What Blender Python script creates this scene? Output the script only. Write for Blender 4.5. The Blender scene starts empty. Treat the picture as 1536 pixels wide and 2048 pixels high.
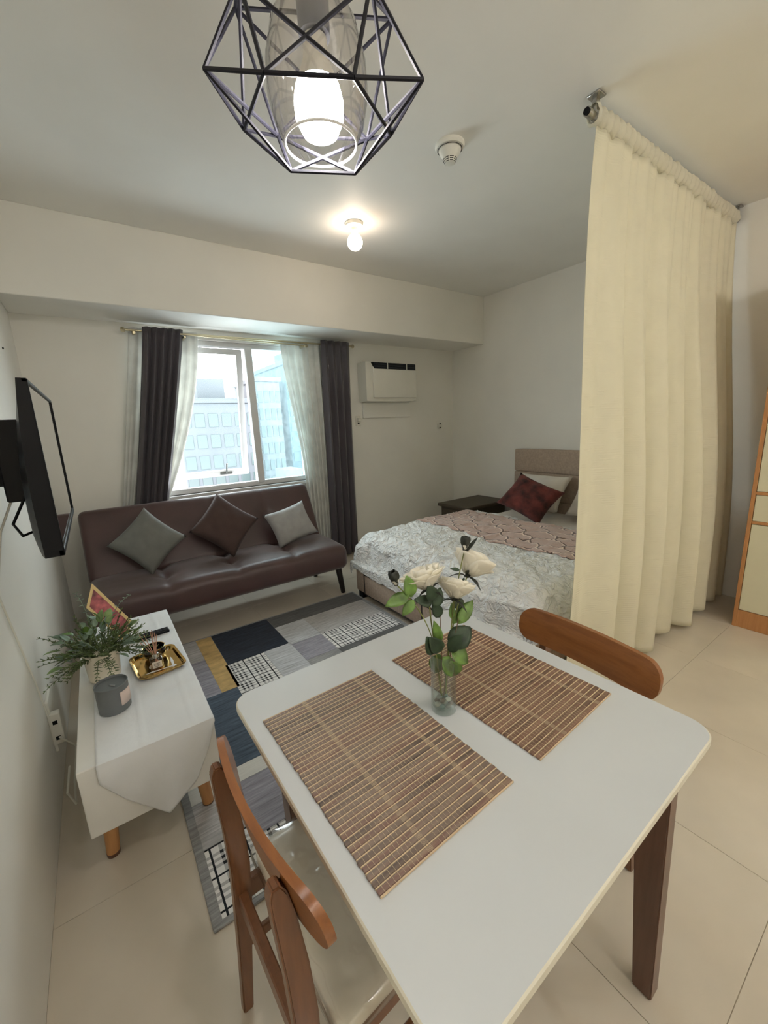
import bpy, bmesh, math, random
from mathutils import Vector, Matrix, noise, Euler
random.seed(7)
S = bpy.context.scene
COL = S.collection
PI = math.pi

# ------------------------------------------------------------------ camera, world, exposure
def look_matrix(yaw, pitch, roll):
    f = Vector((math.sin(yaw)*math.cos(pitch), math.cos(yaw)*math.cos(pitch), math.sin(pitch)))
    r = Vector((math.cos(yaw), -math.sin(yaw), 0)); u = r.cross(f)
    c, s = math.cos(roll), math.sin(roll)
    r2, u2 = c*r + s*u, -s*r + c*u
    return Matrix(((r2.x, u2.x, -f.x), (r2.y, u2.y, -f.y), (r2.z, u2.z, -f.z))).to_4x4()
cam = bpy.data.cameras.new('camera'); cam_o = bpy.data.objects.new('camera', cam); COL.objects.link(cam_o)
cam.sensor_fit = 'VERTICAL'; cam.sensor_height = 36; cam.lens = 815.7/2048*36
cam.clip_start = .02; cam.clip_end = 500
M = look_matrix(0.60889, -0.21519, -0.042967); M.translation = (0, 0, 1.5)
cam_o.matrix_world = M
S.camera = cam_o

W = bpy.data.worlds.new('sky'); S.world = W; W.use_nodes = True
wn = W.node_tree; bgn = wn.nodes['Background']
bgn.inputs[0].default_value = (0.93, 0.97, 1.0, 1); bgn.inputs[1].default_value = 5.2

S.view_settings.view_transform = 'Standard'; S.view_settings.look = 'None'
S.view_settings.gamma = 1; S.view_settings.use_curve_mapping = False
S.view_settings.exposure = 1.0
S.cycles.max_bounces = 10; S.cycles.diffuse_bounces = 6; S.cycles.transparent_max_bounces = 24
S.cycles.caustics_reflective = False; S.cycles.caustics_refractive = False
S.cycles.sample_clamp_indirect = 6; S.cycles.use_denoising = True

# daylight portal in the window opening (guides sampling, adds no light of its own)
pl = bpy.data.lights.new('window_portal', 'AREA'); pl.shape = 'RECTANGLE'; pl.size = 1.5; pl.size_y = 1.4
pl.cycles.is_portal = True
po = bpy.data.objects.new('window_portal', pl); COL.objects.link(po)
po.location = (1.15, 4.24, 1.6); po.rotation_euler = (-PI/2, 0, 0)

# ------------------------------------------------------------------ helpers: materials
def lin(c):
    return tuple(((v/255)/12.92 if v/255 <= .04045 else ((v/255+.055)/1.055)**2.4) for v in c)
class NT:
    def __init__(s, name):
        s.m = bpy.data.materials.new(name); s.m.use_nodes = True
        s.t = s.m.node_tree; s.b = s.t.nodes['Principled BSDF']; s.out = s.t.nodes['Material Output']
    def n(s, typ, **kw):
        x = s.t.nodes.new(typ)
        for k, v in kw.items(): setattr(x, k, v)
        return x
    def l(s, a, b): s.t.links.new(a, b)
    def put(s, sock, v):
        if hasattr(v, 'links'): s.l(v, sock)
        else: sock.default_value = v
    def math(s, op, a, b=0.0, c=0.0):
        x = s.n('ShaderNodeMath', operation=op)
        s.put(x.inputs[0], a); s.put(x.inputs[1], b); s.put(x.inputs[2], c)
        return x.outputs[0]
    def coord(s, kind='Object', scale=(1, 1, 1), rot=(0, 0, 0)):
        t = s.n('ShaderNodeTexCoord'); mp = s.n('ShaderNodeMapping')
        mp.inputs['Scale'].default_value = scale; mp.inputs['Rotation'].default_value = rot
        s.l(t.outputs[kind], mp.inputs[0]); return mp.outputs[0]
    def noise(s, vec, scale, detail=3, rough=.5):
        x = s.n('ShaderNodeTexNoise'); x.inputs['Scale'].default_value = scale
        x.inputs['Detail'].default_value = detail; x.inputs['Roughness'].default_value = rough
        s.l(vec, x.inputs['Vector']); return x.outputs['Fac']
    def ramp(s, fac, stops):
        x = s.n('ShaderNodeValToRGB'); cr = x.color_ramp
        while len(cr.elements) < len(stops): cr.elements.new(.5)
        for e, (p, c) in zip(cr.elements, stops): e.position = p; e.color = (*lin(c), 1)
        s.put(x.inputs[0], fac); return x.outputs[0]
    def mix(s, fac, a, b):
        x = s.n('ShaderNodeMix', data_type='RGBA')
        s.put(x.inputs[0], fac); s.put(x.inputs[6], a); s.put(x.inputs[7], b); return x.outputs[2]
    def sep(s, vec):
        x = s.n('ShaderNodeSeparateXYZ'); s.l(vec, x.inputs[0]); return x.outputs
    def bump(s, h, strength=.3, dist=.01):
        x = s.n('ShaderNodeBump'); x.inputs['Strength'].default_value = strength; x.inputs['Distance'].default_value = dist
        s.l(h, x.inputs['Height']); s.l(x.outputs[0], s.b.inputs['Normal'])
    def col(s, c): s.put(s.b.inputs['Base Color'], c)
def C4(c): return (*lin(c), 1)
def mat(name, c, rough=.5, metal=0, var=.06, vscale=6, bump=0, bscale=80, bdist=.004, sheen=0, spec=None, stretch=(1, 1, 1), coat=0):
    k = NT(name); v = k.coord('Object', stretch)
    a = tuple(max(0, x*(1-var)) for x in c); b = tuple(min(255, x*(1+var)) for x in c)
    k.col(k.ramp(k.noise(v, vscale), [(.3, a), (.7, b)]))
    k.b.inputs['Roughness'].default_value = rough; k.b.inputs['Metallic'].default_value = metal
    if bump: k.bump(k.noise(v, bscale, 4), bump, bdist)
    if sheen: k.b.inputs['Sheen Weight'].default_value = sheen
    if coat: k.b.inputs['Coat Weight'].default_value = coat
    if spec is not None: k.b.inputs['Specular IOR Level'].default_value = spec
    return k.m
def wood(name, c1, c2, rough=.35, axis=2, sc=1.0):
    k = NT(name); st = [14, 14, 14]; st[axis] = 1.2
    v = k.coord('Object', tuple(x*sc for x in st))
    k.col(k.ramp(k.noise(v, 3, 6, .6), [(.25, c1), (.55, c2), (.8, c1)]))
    k.b.inputs['Roughness'].default_value = rough; k.b.inputs['Coat Weight'].default_value = .2
    return k.m
def glassy(name, tint=(255, 255, 255), refl=.06, rough=.02, dirt=0, dscale=60):
    k = NT(name); tr = k.n('ShaderNodeBsdfTransparent'); gl = k.n('ShaderNodeBsdfGlossy'); mx = k.n('ShaderNodeMixShader')
    tr.inputs[0].default_value = C4(tint); gl.inputs['Roughness'].default_value = rough
    fr = k.n('ShaderNodeLayerWeight'); fr.inputs[0].default_value = .5
    k.l(k.math('ADD', k.math('MULTIPLY', k.math('POWER', fr.outputs[1], 2.6), .7), refl), mx.inputs[0]); k.l(tr.outputs[0], mx.inputs[1]); k.l(gl.outputs[0], mx.inputs[2])
    o = mx.outputs[0]
    if dirt:
        df = k.n('ShaderNodeBsdfTranslucent'); df.inputs[0].default_value = C4((225, 238, 242)); m2 = k.n('ShaderNodeMixShader')
        f = k.math('MULTIPLY', k.noise(k.coord('Object', (1, 1, .6)), dscale, 5, .7), dirt)
        k.l(f, m2.inputs[0]); k.l(o, m2.inputs[1]); k.l(df.outputs[0], m2.inputs[2]); o = m2.outputs[0]
    k.l(o, k.out.inputs[0]); return k.m
def emit(name, c, strength):
    k = NT(name); k.b.inputs['Base Color'].default_value = C4(c)
    k.b.inputs['Emission Color'].default_value = C4(c); k.b.inputs['Emission Strength'].default_value = strength
    return k.m
def cloth(name, c, trans=.3, alpha=0, var=.04, weave=0, rough=.9, bscale=300):
    """fabric that lets some light through; alpha = share of open weave"""
    k = NT(name); v = k.coord('Object')
    a = tuple(x*(1-var) for x in c); b = tuple(min(255, x*(1+var)) for x in c)
    colr = k.ramp(k.noise(v, 9), [(.3, a), (.7, b)]); k.col(colr); k.b.inputs['Roughness'].default_value = rough
    k.b.inputs['Sheen Weight'].default_value = .2
    h = k.noise(v, bscale, 2)
    if weave:
        z = k.sep(v)[2]; x = k.sep(v)[0]
        band = k.math('GREATER_THAN', k.noise(k.coord('Object', (9, 9, 22)), 1.2, 0), .53)
        h = k.math('MULTIPLY', k.math('SINE', k.math('MULTIPLY', z, 520)), k.math('MULTIPLY', band, weave))
    k.bump(h, .35, .002)
    tl = k.n('ShaderNodeBsdfTranslucent'); k.l(colr, tl.inputs[0]); mx = k.n('ShaderNodeMixShader'); mx.inputs[0].default_value = trans
    k.l(k.b.outputs[0], mx.inputs[1]); k.l(tl.outputs[0], mx.inputs[2]); o = mx.outputs[0]
    if alpha:
        tp = k.n('ShaderNodeBsdfTransparent'); m2 = k.n('ShaderNodeMixShader'); m2.inputs[0].default_value = alpha
        k.l(o, m2.inputs[1]); k.l(tp.outputs[0], m2.inputs[2]); o = m2.outputs[0]
    k.l(o, k.out.inputs[0]); return k.m

# ------------------------------------------------------------------ helpers: geometry
class MB:
    def __init__(s): s.bm = bmesh.new()
    def box(s, lo, hi, bev=0, seg=2, rot=None, mi=0):
        r = bmesh.ops.create_cube(s.bm, size=1); vs = r['verts']
        c = [(a+b)/2 for a, b in zip(lo, hi)]; d = [abs(b-a) for a, b in zip(lo, hi)]
        for v in vs: v.co = Vector((v.co.x*d[0], v.co.y*d[1], v.co.z*d[2]))
        if bev:
            es = list({e for v in vs for e in v.link_edges})
            g = bmesh.ops.bevel(s.bm, geom=es, offset=bev, segments=seg, affect='EDGES', profile=.5)
            vs = list({v for f in g['faces'] for v in f.verts} | {v for v in vs if v.is_valid})
        for v in vs:
            p = v.co.copy()
            if rot: p = rot @ p
            v.co = p + Vector(c)
        for f in {f for v in vs for f in v.link_faces}: f.material_index = mi
        return s
    def beam(s, a, b, w, h, bev=0, up=(0, 0, 1)):
        a, b = Vector(a), Vector(b); d = (b-a); L = d.length; z = d.normalized()
        x = Vector(up).cross(z); x = x.normalized() if x.length > 1e-4 else Vector((1, 0, 0)); y = z.cross(x)
        R = Matrix((x, y, z)).transposed(); c = (a+b)/2
        return s.box(c-Vector((w/2, h/2, L/2)), c+Vector((w/2, h/2, L/2)), bev, 2, R)
    def tube(s, pts, rad, n=8, cap=True):
        pts = [Vector(p) for p in pts]; rad = rad if isinstance(rad, (list, tuple)) else [rad]*len(pts)
        rings = []; ref = None
        for i, p in enumerate(pts):
            d = (pts[min(i+1, len(pts)-1)]-pts[max(i-1, 0)]).normalized()
            if ref is None: ref = Vector((0, 0, 1)) if abs(d.z) < .9 else Vector((1, 0, 0))
            x = (ref - d*ref.dot(d)).normalized(); ref = x; y = d.cross(x)
            rings.append([s.bm.verts.new(p+rad[i]*(math.cos(2*PI*k/n)*x+math.sin(2*PI*k/n)*y)) for k in range(n)])
        for a, b in zip(rings, rings[1:]):
            for k in range(n): s.bm.faces.new((a[k], a[(k+1) % n], b[(k+1) % n], b[k]))
        if cap: s.bm.faces.new(rings[0][::-1]); s.bm.faces.new(rings[-1])
        return s
    def lathe(s, prof, c=(0, 0, 0), n=28, R=None):
        c = Vector(c); rings = []
        def P(r, z, a):
            p = Vector((r*math.cos(a), r*math.sin(a), z)); return c + (R @ p if R else p)
        for r, z in prof:
            rings.append([s.bm.verts.new(P(r, z, 0))] if r < 1e-6 else [s.bm.verts.new(P(r, z, 2*PI*k/n)) for k in range(n)])
        for a, b in zip(rings, rings[1:]):
            for k in range(n):
                k2 = (k+1) % n
                if len(a) == 1 and len(b) == 1: continue
                if len(a) == 1: s.bm.faces.new((a[0], b[k2], b[k]))
                elif len(b) == 1: s.bm.faces.new((a[k], a[k2], b[0]))
                else: s.bm.faces.new((a[k], a[k2], b[k2], b[k]))
        return s
    def grid(s, fn, nu, nv, mi=0, closeu=False):
        vs = [[s.bm.verts.new(fn(i/nu, j/nv)) for j in range(nv+1)] for i in range(nu if closeu else nu+1)]
        m = len(vs)
        for i in range(nu):
            for j in range(nv):
                f = s.bm.faces.new((vs[i % m][j], vs[(i+1) % m][j], vs[(i+1) % m][j+1], vs[i % m][j+1])); f.material_index = mi
        return s
    def poly(s, pts, thick, nrm):
        """flat outline extruded by thick along nrm"""
        nrm = Vector(nrm); a = [s.bm.verts.new(Vector(p)) for p in pts]; b = [s.bm.verts.new(Vector(p)+nrm*thick) for p in pts]
        s.bm.faces.new(a); s.bm.faces.new(b[::-1]); n = len(a)
        for i in range(n): s.bm.faces.new((a[i], b[i], b[(i+1) % n], a[(i+1) % n]))
        return s
    def rbox(s, lo, hi, r, n=(6, 6, 4), fn=None, R=None):
        """rounded box with a fine surface grid; fn(p in unit -1..1) -> offset"""
        c = Vector([(a+b)/2 for a, b in zip(lo, hi)]); h = Vector([(b-a)/2 for a, b in zip(lo, hi)])
        idx = {}
        def V(i, j, k):
            key = (i, j, k)
            if key not in idx:
                u = Vector((2*i/n[0]-1, 2*j/n[1]-1, 2*k/n[2]-1))
                p = Vector((u.x*h.x, u.y*h.y, u.z*h.z))
                q = Vector([max(-(h[t]-r), min(h[t]-r, p[t])) for t in range(3)]); d = p-q
                # spread grid near edges so that rounding is smooth
                if d.length > 1e-9: p = q + d.normalized()*min(r, max(abs(x) for x in d)) if d.length > r else p
                if fn: p = p + fn(u, p)
                if R: p = R @ p
                idx[key] = s.bm.verts.new(p+c)
            return idx[key]
        for ax in range(3):
            a, b = [(1, 2), (2, 0), (0, 1)][ax]
            for side in (0, n[ax]):
                for i in range(n[a]):
                    for j in range(n[b]):
                        q = []
                        for di, dj in ((0, 0), (1, 0), (1, 1), (0, 1)):
                            t = [0, 0, 0]; t[ax] = side; t[a] = i+di; t[b] = j+dj; q.append(V(*t))
                        s.bm.faces.new(q if side else q[::-1])
        return s
    def pillow(s, w, h, t, R, c, n=14, wr=0.0, seed=0):
        c = Vector(c)
        for sg in (1, -1):
            def fn(a, b):
                u, v = 2*a-1, 2*b-1
                x = w/2*u*(1-.09*(1-v*v)*abs(u)); y = h/2*v*(1-.09*(1-u*u)*abs(v))
                z = sg*t/2*(max(0, (1-u**2)*(1-v**2)))**.42
                if wr: z += wr*sg*noise.noise(Vector((u*3+seed, v*3, seed)))*(1-max(abs(u), abs(v))**4)
                return c + R @ Vector((x, y, z))
            s.grid(fn, n, n)
        bmesh.ops.remove_doubles(s.bm, verts=s.bm.verts, dist=1e-5)
        return s
    def build(s, name, mats, parent=None, smooth=False, local=False, solid=0, sub=0, angle=40, kind=None, label=None):
        if parent is not None and not local:
            o = parent
            off = Vector((0, 0, 0))
            while o is not None: off += o.location; o = o.parent
            bmesh.ops.translate(s.bm, verts=s.bm.verts, vec=-off)
        bmesh.ops.recalc_face_normals(s.bm, faces=s.bm.faces)
        me = bpy.data.meshes.new(name); s.bm.to_mesh(me); s.bm.free()
        for m in (mats if isinstance(mats, (list, tuple)) else [mats]): me.materials.append(m)
        if smooth:
            me.polygons.foreach_set('use_smooth', [True]*len(me.polygons))
            try: me.set_sharp_from_angle(angle=math.radians(angle))
            except Exception: pass
        o = bpy.data.objects.new(name, me); COL.objects.link(o)
        if parent is not None: o.parent = parent
        if solid:
            md = o.modifiers.new('solid', 'SOLIDIFY'); md.thickness = solid; md.offset = 0
        if sub:
            md = o.modifiers.new('sub', 'SUBSURF'); md.levels = sub; md.render_levels = sub
        if kind: o['kind'] = kind
        if label: o['label'] = label
        return o
def thing(name, label, cat, loc=(0, 0, 0), group=None, rotz=0):
    o = bpy.data.objects.new(name, None); COL.objects.link(o); o.location = loc; o.rotation_euler = (0, 0, rotz)
    o.empty_display_size = .05; o['label'] = label; o['category'] = cat
    if group: o['group'] = group
    return o
def tag(o, label, cat, group=None):
    o['label'] = label; o['category'] = cat
    if group: o['group'] = group
    return o
def origin(o, p):
    """move a top-level mesh's origin to p without moving its surface"""
    p = Vector(p); o.data.transform(Matrix.Translation(-p)); o.location = p; return o
def struct(o): o['kind'] = 'structure'; return o
def copy_tree(o, parent=None):
    c = o.copy(); COL.objects.link(c); c.parent = parent
    for ch in list(o.children): copy_tree(ch, c)
    return c
def inst(src, name, parent, loc, rot=None, scale=None):
    c = bpy.data.objects.new(name, src.data); COL.objects.link(c); c.parent = parent; c.location = loc
    if rot is not None: c.rotation_euler = rot
    if scale is not None: c.scale = scale
    return c
def fbm(x, y, z=0, o=3):
    return sum(noise.noise(Vector((x*2**i, y*2**i, z+i*7.3)))/2**i for i in range(o))
def lerp(a, b, t): return a+(b-a)*t
def sstep(a, b, x):
    t = max(0, min(1, (x-a)/(b-a))); return t*t*(3-2*t)

# ------------------------------------------------------------------ materials
m_wall = mat('wall_paint', (238, 236, 229), .55, var=.012, vscale=2, bump=.05, bscale=120, bdist=.001)
m_ceil = mat('ceiling_paint', (241, 240, 235), .6, var=.012, vscale=2)
m_tile = mat('floor_tile_glaze', (214, 204, 188), .16, var=.025, vscale=3)
m_grout = mat('grout', (196, 187, 172), .8)
m_white = mat('white_lacquer', (232, 231, 226), .3, var=.01)
m_table = mat('white_table_laminate', (206, 210, 212), .28, var=.008, vscale=4)
m_tedge = mat('table_edge_band', (226, 222, 205), .4, var=.02)
m_plastic = mat('white_plastic', (228, 226, 216), .4, var=.01)
m_black = mat('black_plastic', (14, 15, 18), .34, var=.1, spec=.2)
m_blackmetal = mat('black_wire', (26, 26, 34), .55, 0, var=.08, spec=.2)
m_chrome = mat('brushed_steel', (185, 183, 178), .25, 1, var=.03)
m_brass = mat('brass', (206, 196, 166), .28, 1, var=.03)
m_gold = mat('polished_gold', (228, 190, 118), .13, 1, var=.04)
m_wood_o = wood('orange_brown_wood', (118, 70, 34), (146, 92, 48), .33, axis=1)
m_wood_l = wood('chair_leg_wood', (100, 63, 38), (122, 80, 50), .36)
m_wood_t = wood('table_leg_wood', (84, 56, 42), (102, 70, 54), .38)
m_wood_c = wood('light_oak', (186, 130, 78), (202, 150, 96), .5)
m_wood_w = wood('wardrobe_edge_wood', (176, 120, 72), (192, 138, 88), .45)
m_door = mat('wardrobe_cream_laminate', (226, 222, 196), .35, var=.01)
m_sofa = mat('dark_brown_upholstery', (71, 49, 47), .42, var=.07, vscale=5, bump=.12, bscale=500, bdist=.001, sheen=.25)
m_leg_d = mat('espresso_wood', (26, 18, 18), .4)
m_grey1 = mat('grey_velvet', (112, 113, 108), .85, var=.04, vscale=14, bump=.2, bscale=300, bdist=.001, sheen=.05)
m_brown = mat('brown_velvet', (70, 52, 48), .85, var=.04, vscale=14, bump=.2, bscale=300, bdist=.001, sheen=.05)
m_grey2 = mat('light_grey_velvet', (158, 157, 156), .85, var=.04, vscale=14, bump=.2, bscale=300, bdist=.001, sheen=.05)
m_maroon = mat('maroon_plush', (84, 40, 36), .95, var=.5, vscale=9, bump=.7, bscale=160, bdist=.006, sheen=.1)
kd = NT('white_duvet'); kd.b.inputs['Roughness'].default_value = .9; kd.b.inputs['Base Color'].default_value = C4((248, 247, 245))
nz = kd.n('ShaderNodeTexNoise'); nz.inputs['Scale'].default_value = 18; nz.inputs['Detail'].default_value = 3; nz.inputs['Distortion'].default_value = 1.2
kd.l(kd.coord('Object', (1, .8, 1)), nz.inputs['Vector']); kd.bump(kd.math('ABSOLUTE', kd.math('SUBTRACT', nz.outputs['Fac'], .5)), 1.0, .06); m_duvet = kd.m
m_linen = mat('white_pillow_cotton', (226, 220, 212), .9, var=.03, bump=.3, bscale=40, bdist=.008)
m_head = mat('taupe_bed_fabric', (176, 158, 142), .9, var=.05, vscale=60, bump=.25, bscale=700, bdist=.001)
m_ns = mat('dark_nightstand', (70, 60, 46), .5)
m_curt_d = cloth('charcoal_curtain', (82, 76, 82), .06, 0, var=.02, rough=.42)
m_sheer = cloth('white_sheer', (234, 234, 230), .28, .02)
m_part = cloth('cream_partition_cloth', (244, 239, 218), .34, .0, var=.008, weave=.6)
m_runner = mat('white_runner_cloth', (232, 234, 236), .85, var=.015, bump=.25, bscale=60, bdist=.004)
m_candle = mat('grey_candle_glass', (104, 108, 110), .45, var=.05)
m_glass = glassy('clear_glass', (250, 252, 250), .02)
m_vase = glassy('vase_glass', (250, 253, 251), .05)
m_pane = glassy('window_pane', (246, 250, 250), .01, dirt=.03, dscale=70)
m_pane_d = glassy('dusty_window_pane', (225, 240, 242), .01, dirt=.1, dscale=26)
m_shade = glassy('lamp_shade_glass', (250, 249, 248), .05)
m_alu = mat('white_window_frame', (214, 214, 214), .4, var=.01)
m_leaf = mat('rose_leaf', (84, 112, 48), .45, var=.3, vscale=30)
m_leafg = mat('light_green_leaf', (122, 146, 92), .55, var=.2, vscale=25)
m_leafd = mat('dark_rose_leaf', (44, 62, 40), .5, var=.25, vscale=30)
m_euc = mat('eucalyptus_leaf', (112, 132, 112), .6, var=.2, vscale=25)
m_sprig = mat('cypress_green', (84, 98, 58), .7, var=.3, vscale=40)
m_stem = mat('flower_stem', (122, 128, 66), .5, var=.2, vscale=20)
m_stem2 = mat('brown_stem', (110, 84, 62), .6, var=.2, vscale=20)
m_calyx = mat('dark_calyx', (36, 40, 32), .55, var=.2, vscale=30)
m_petal = cloth('cream_petal', (252, 247, 234), .3, 0, var=.02, rough=.7, bscale=90)
m_pot = mat('cream_pot', (236, 226, 206), .25, var=.02)
m_vinyl = mat('cream_vinyl_seat', (244, 238, 224), .3, var=.03, vscale=7, bump=.15, bscale=30, bdist=.004)
m_wrap = glassy('clear_plastic_wrap', (255, 254, 252), .13, .16)
m_reed = mat('reed_stick', (196, 148, 124), .8)

# ------------------------------------------------------------------ room shell
XL, XR, YB, YF, ZC = -.335, 4.05, 4.08, -2.3, 2.9
fl = struct(MB().box((XL-.15, YF-.15, -.12), (XR+.15, YB+.15, -.003)).build('floor', m_grout))
T = .646
t0 = None
ix0 = math.floor((XL-2.85)/T); iy0 = math.floor((YF-.128)/T)
for i in range(ix0, math.ceil((XR-2.85)/T)):
    for j in range(iy0, math.ceil((YB-.128)/T)):
        x0, x1 = max(XL, 2.85+i*T), min(XR, 2.85+(i+1)*T); y0, y1 = max(YF, .128+j*T), min(YB, .128+(j+1)*T)
        if x1-x0 < .02 or y1-y0 < .02: continue
        full = abs(x1-x0-T) < 1e-4 and abs(y1-y0-T) < 1e-4
        c = Vector(((x0+x1)/2, (y0+y1)/2, 0))
        if full and t0: inst(t0, 'tile', fl, c)
        else:
            g = .0007
            o = MB().box((x0+g, y0+g, -.004), (x1-g, y1-g, 0), .0006, 1).build('tile', m_tile, fl)
            o.data.transform(Matrix.Translation(-c)); o.location = c
            if full: t0 = o
struct(MB().box((XL-.15, YF-.15, ZC), (XR+.15, YB+.15, ZC+.12)).build('ceiling', m_ceil))
struct(MB().box((XL-.15, YF-.15, 0), (XL, YB+.15, ZC)).build('wall_left', m_wall))
struct(MB().box((XR, YF-.15, 0), (XR+.15, YB+.15, ZC)).build('wall_right', m_wall))
struct(MB().box((XL, YF-.15, 0), (XR, YF, ZC)).build('wall_near', m_wall))
WX0, WX1, WZ0, WZ1 = .40, 1.90, .93, 2.29
wb = MB()
for lo, hi in (((XL, YB, 0), (WX0, YB+.15, ZC)), ((WX1, YB, 0), (XR, YB+.15, ZC)), ((WX0, YB, 0), (WX1, YB+.15, WZ0)), ((WX0, YB, WZ1), (WX1, YB+.15, ZC))):
    wb.box(lo, hi)
struct(wb.build('wall_back', m_wall))
struct(MB().box((XL, 3.56, 2.375), (XR, YB, ZC), .004, 1).build('trim_1', m_wall))      # dropped ceiling beam over the window

# ---- window
win = bpy.data.objects.new('window_1', None); COL.objects.link(win); win.location = (1.15, YB+.06, WZ0); win['kind'] = 'structure'
fy0, fy1 = YB+.03, YB+.10
w = MB()
w.box((WX0, fy0, WZ0), (WX1, fy1, WZ0+.05), .004, 1).box((WX0, fy0, WZ1-.045), (WX1, fy1, WZ1), .004, 1)
w.box((WX0, fy0, WZ0), (WX0+.05, fy1, WZ1), .004, 1).box((WX1-.05, fy0, WZ0), (WX1, fy1, WZ1), .004, 1)
w.build('window_frame', m_alu, win)
MB().box((1.325, fy0-.01, WZ0+.03), (1.395, fy1, WZ1-.03), .004, 1).build('mullion', m_alu, win)
MB().box((1.39, YB+.06, WZ0+.04), (1.87, YB+.066, WZ1-.04)).build('fixed_pane', m_pane_d, win)
MB().box((WX0-.02, YB-.02, WZ0-.035), (WX1+.02, YB+.04, WZ0+.0), .006, 2).build('window_sill', m_alu, win)
# awning sash, hinged at the top and pushed open
ang = math.radians(9); hz, hy = WZ1-.05, YB+.085
def sp(x, d, t): return Vector((x, hy+d*math.sin(ang)+t*math.cos(ang), hz-d*math.cos(ang)+t*math.sin(ang)))
sash = MB()
H = 1.215
for (xa, da, xb, db) in ((.45, 0, 1.31, .05), (.45, H-.06, 1.31, H), (.45, .05, .505, H-.06), (1.255, .05, 1.31, H-.06)):
    vs = [sash.bm.verts.new(sp(x, d, t)) for t in (-.018, .018) for x, d in ((xa, da), (xb, da), (xb, db), (xa, db))]
    for f in ((0, 1, 2, 3), (7, 6, 5, 4), (0, 4, 5, 1), (1, 5, 6, 2), (2, 6, 7, 3), (3, 7, 4, 0)): sash.bm.faces.new([vs[i] for i in f])
sash = sash.build('sash', m_alu, win)
g = MB(); vs = [g.bm.verts.new(sp(x, d, t)) for t in (-.003, .003) for x, d in ((.5, .045), (1.26, .045), (1.26, H-.055), (.5, H-.055))]
for f in ((0, 1, 2, 3), (7, 6, 5, 4), (0, 4, 5, 1), (1, 5, 6, 2), (2, 6, 7, 3), (3, 7, 4, 0)): g.bm.faces.new([vs[i] for i in f])
g.build('sash_pane', m_pane, sash)
g = MB(); p = sp(1.08, H-.03, -.02)
g.beam(p+Vector((-.06, 0, 0)), p+Vector((.06, 0, 0)), .02, .025, .004).beam(p+Vector((.0, -.01, 0)), p+Vector((.012, -.02, .10)), .02, .014, .004)
g.build('sash_handle', mat('handle_grey', (112, 114, 112), .4, .4), sash)
# outer ledge with dark tiles
lg = struct(MB().box((WX0-.4, YB+.15, .70), (WX1+.4, YB+.42, .845)).build('trim_2', m_grout))
mtile = mat('plum_ledge_tile', (112, 104, 122), .6, var=.12)
k0 = None
for i in range(14):
    x = .06+i*.165
    if k0 is None: k0 = MB().box((x+.004, YB+.16, .84), (x+.161, YB+.41, .856), .003, 1).build('ledge_tile', mtile, lg); k0.data.transform(Matrix.Translation((-x, 0, 0))); k0.location.x = x
    else: inst(k0, 'ledge_tile', lg, (x, 0, 0))

# ------------------------------------------------------------------ outside: far houses and a tree
m_hz = [mat('hazy_concrete', (76, 80, 84), .9, var=.05, vscale=.5), mat('hazy_blue_facade', (66, 84, 90), .9, var=.06, vscale=.5), mat('hazy_grey_facade', (92, 92, 96), .9, var=.05, vscale=.5)]
m_hw = mat('far_window_glass', (56, 68, 68), .3, var=.1, vscale=.2)
m_hw2 = mat('far_window_glass_blue', (58, 78, 86), .3, var=.1, vscale=.2)
def building(label, x0, x1, y0, y1, z0, z1, m, mw, nx, dz, roofbox=True):
    b = thing('building', label, 'building', ((x0+x1)/2, (y0+y1)/2, z0))
    MB().box((x0, y0, z0), (x1, y1, z1), .05, 1).build('facade', m, b)
    MB().box((x0-.15, y0-.15, z1), (x1+.15, y1+.15, z1+.35), .03, 1).build('parapet', m, b)
    if roofbox: MB().box((x0+(x1-x0)*.3, y0+1, z1+.3), (x0+(x1-x0)*.65, y1-1, z1+1.8), .03, 1).build('roof_hut', m, b)
    w = (x1-x0)/nx; src = None; z = z1-1.2
    while z > max(z0+1, -11):
        for i in range(nx):
            xx = x0+(i+.5)*w
            if src is None:
                src = MB().box((xx-w*.36, y0-.06, z-dz*.32), (xx+w*.36, y0+.05, z+dz*.32), .02, 1).build('window', mw, b)
                src.data.transform(Matrix.Translation(-(Vector((xx, y0, z))-b.location))); src.location = Vector((xx, y0, z))-b.location
            else: inst(src, 'window', b, Vector((xx, y0, z))-b.location)
        z -= dz
    return b
building('pale grid-windowed office block outside the left window sash', 5.2, 10.8, 32, 40, -20, 3.4, m_hz[0], m_hw, 6, 1.5)
building('slim pale tower seen beside the white window mullion', 11.6, 13.6, 34, 40, -20, 5.2, m_hz[2], m_hw, 4, 1.4, False)
building('hazy blue green high-rise behind the dusty right window pane', 14.2, 20.5, 34, 42, -20, 6.6, m_hz[1], m_hw2, 7, 1.3)
building('low white roofed house below the blue high-rise outside', 9.6, 13.2, 26, 30, -20, -3.2, m_hz[2], m_hw, 4, 1.5)
tr = thing('tree', 'hazy pale green tree rising over the blue high-rise by the sheer curtain', 'tree', (17.2, 31, -20))
MB().tube([(17.2, 31, -20), (17.1, 31.1, -6), (17.3, 31, 4)], [.5, .35, .12], 8).build('trunk', m_hz[0], tr)
g = MB(); rr = random.Random(3)
for _ in range(1500):
    a = rr.uniform(0, 2*PI); zz = rr.uniform(-7, 8.5); R = (1.9-max(0, zz-4)*.34)*math.sqrt(rr.random())
    p = Vector((17.2+R*math.cos(a), 31+R*math.sin(a), zz)); s_ = rr.uniform(.1, .22)
    d = Vector((rr.uniform(-1, 1), rr.uniform(-1, 1), rr.uniform(-1, 1))).normalized(); e = d.orthogonal().normalized()
    g.bm.faces.new([g.bm.verts.new(p+s_*v) for v in (d, e, -d*.8, -e)])
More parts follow.
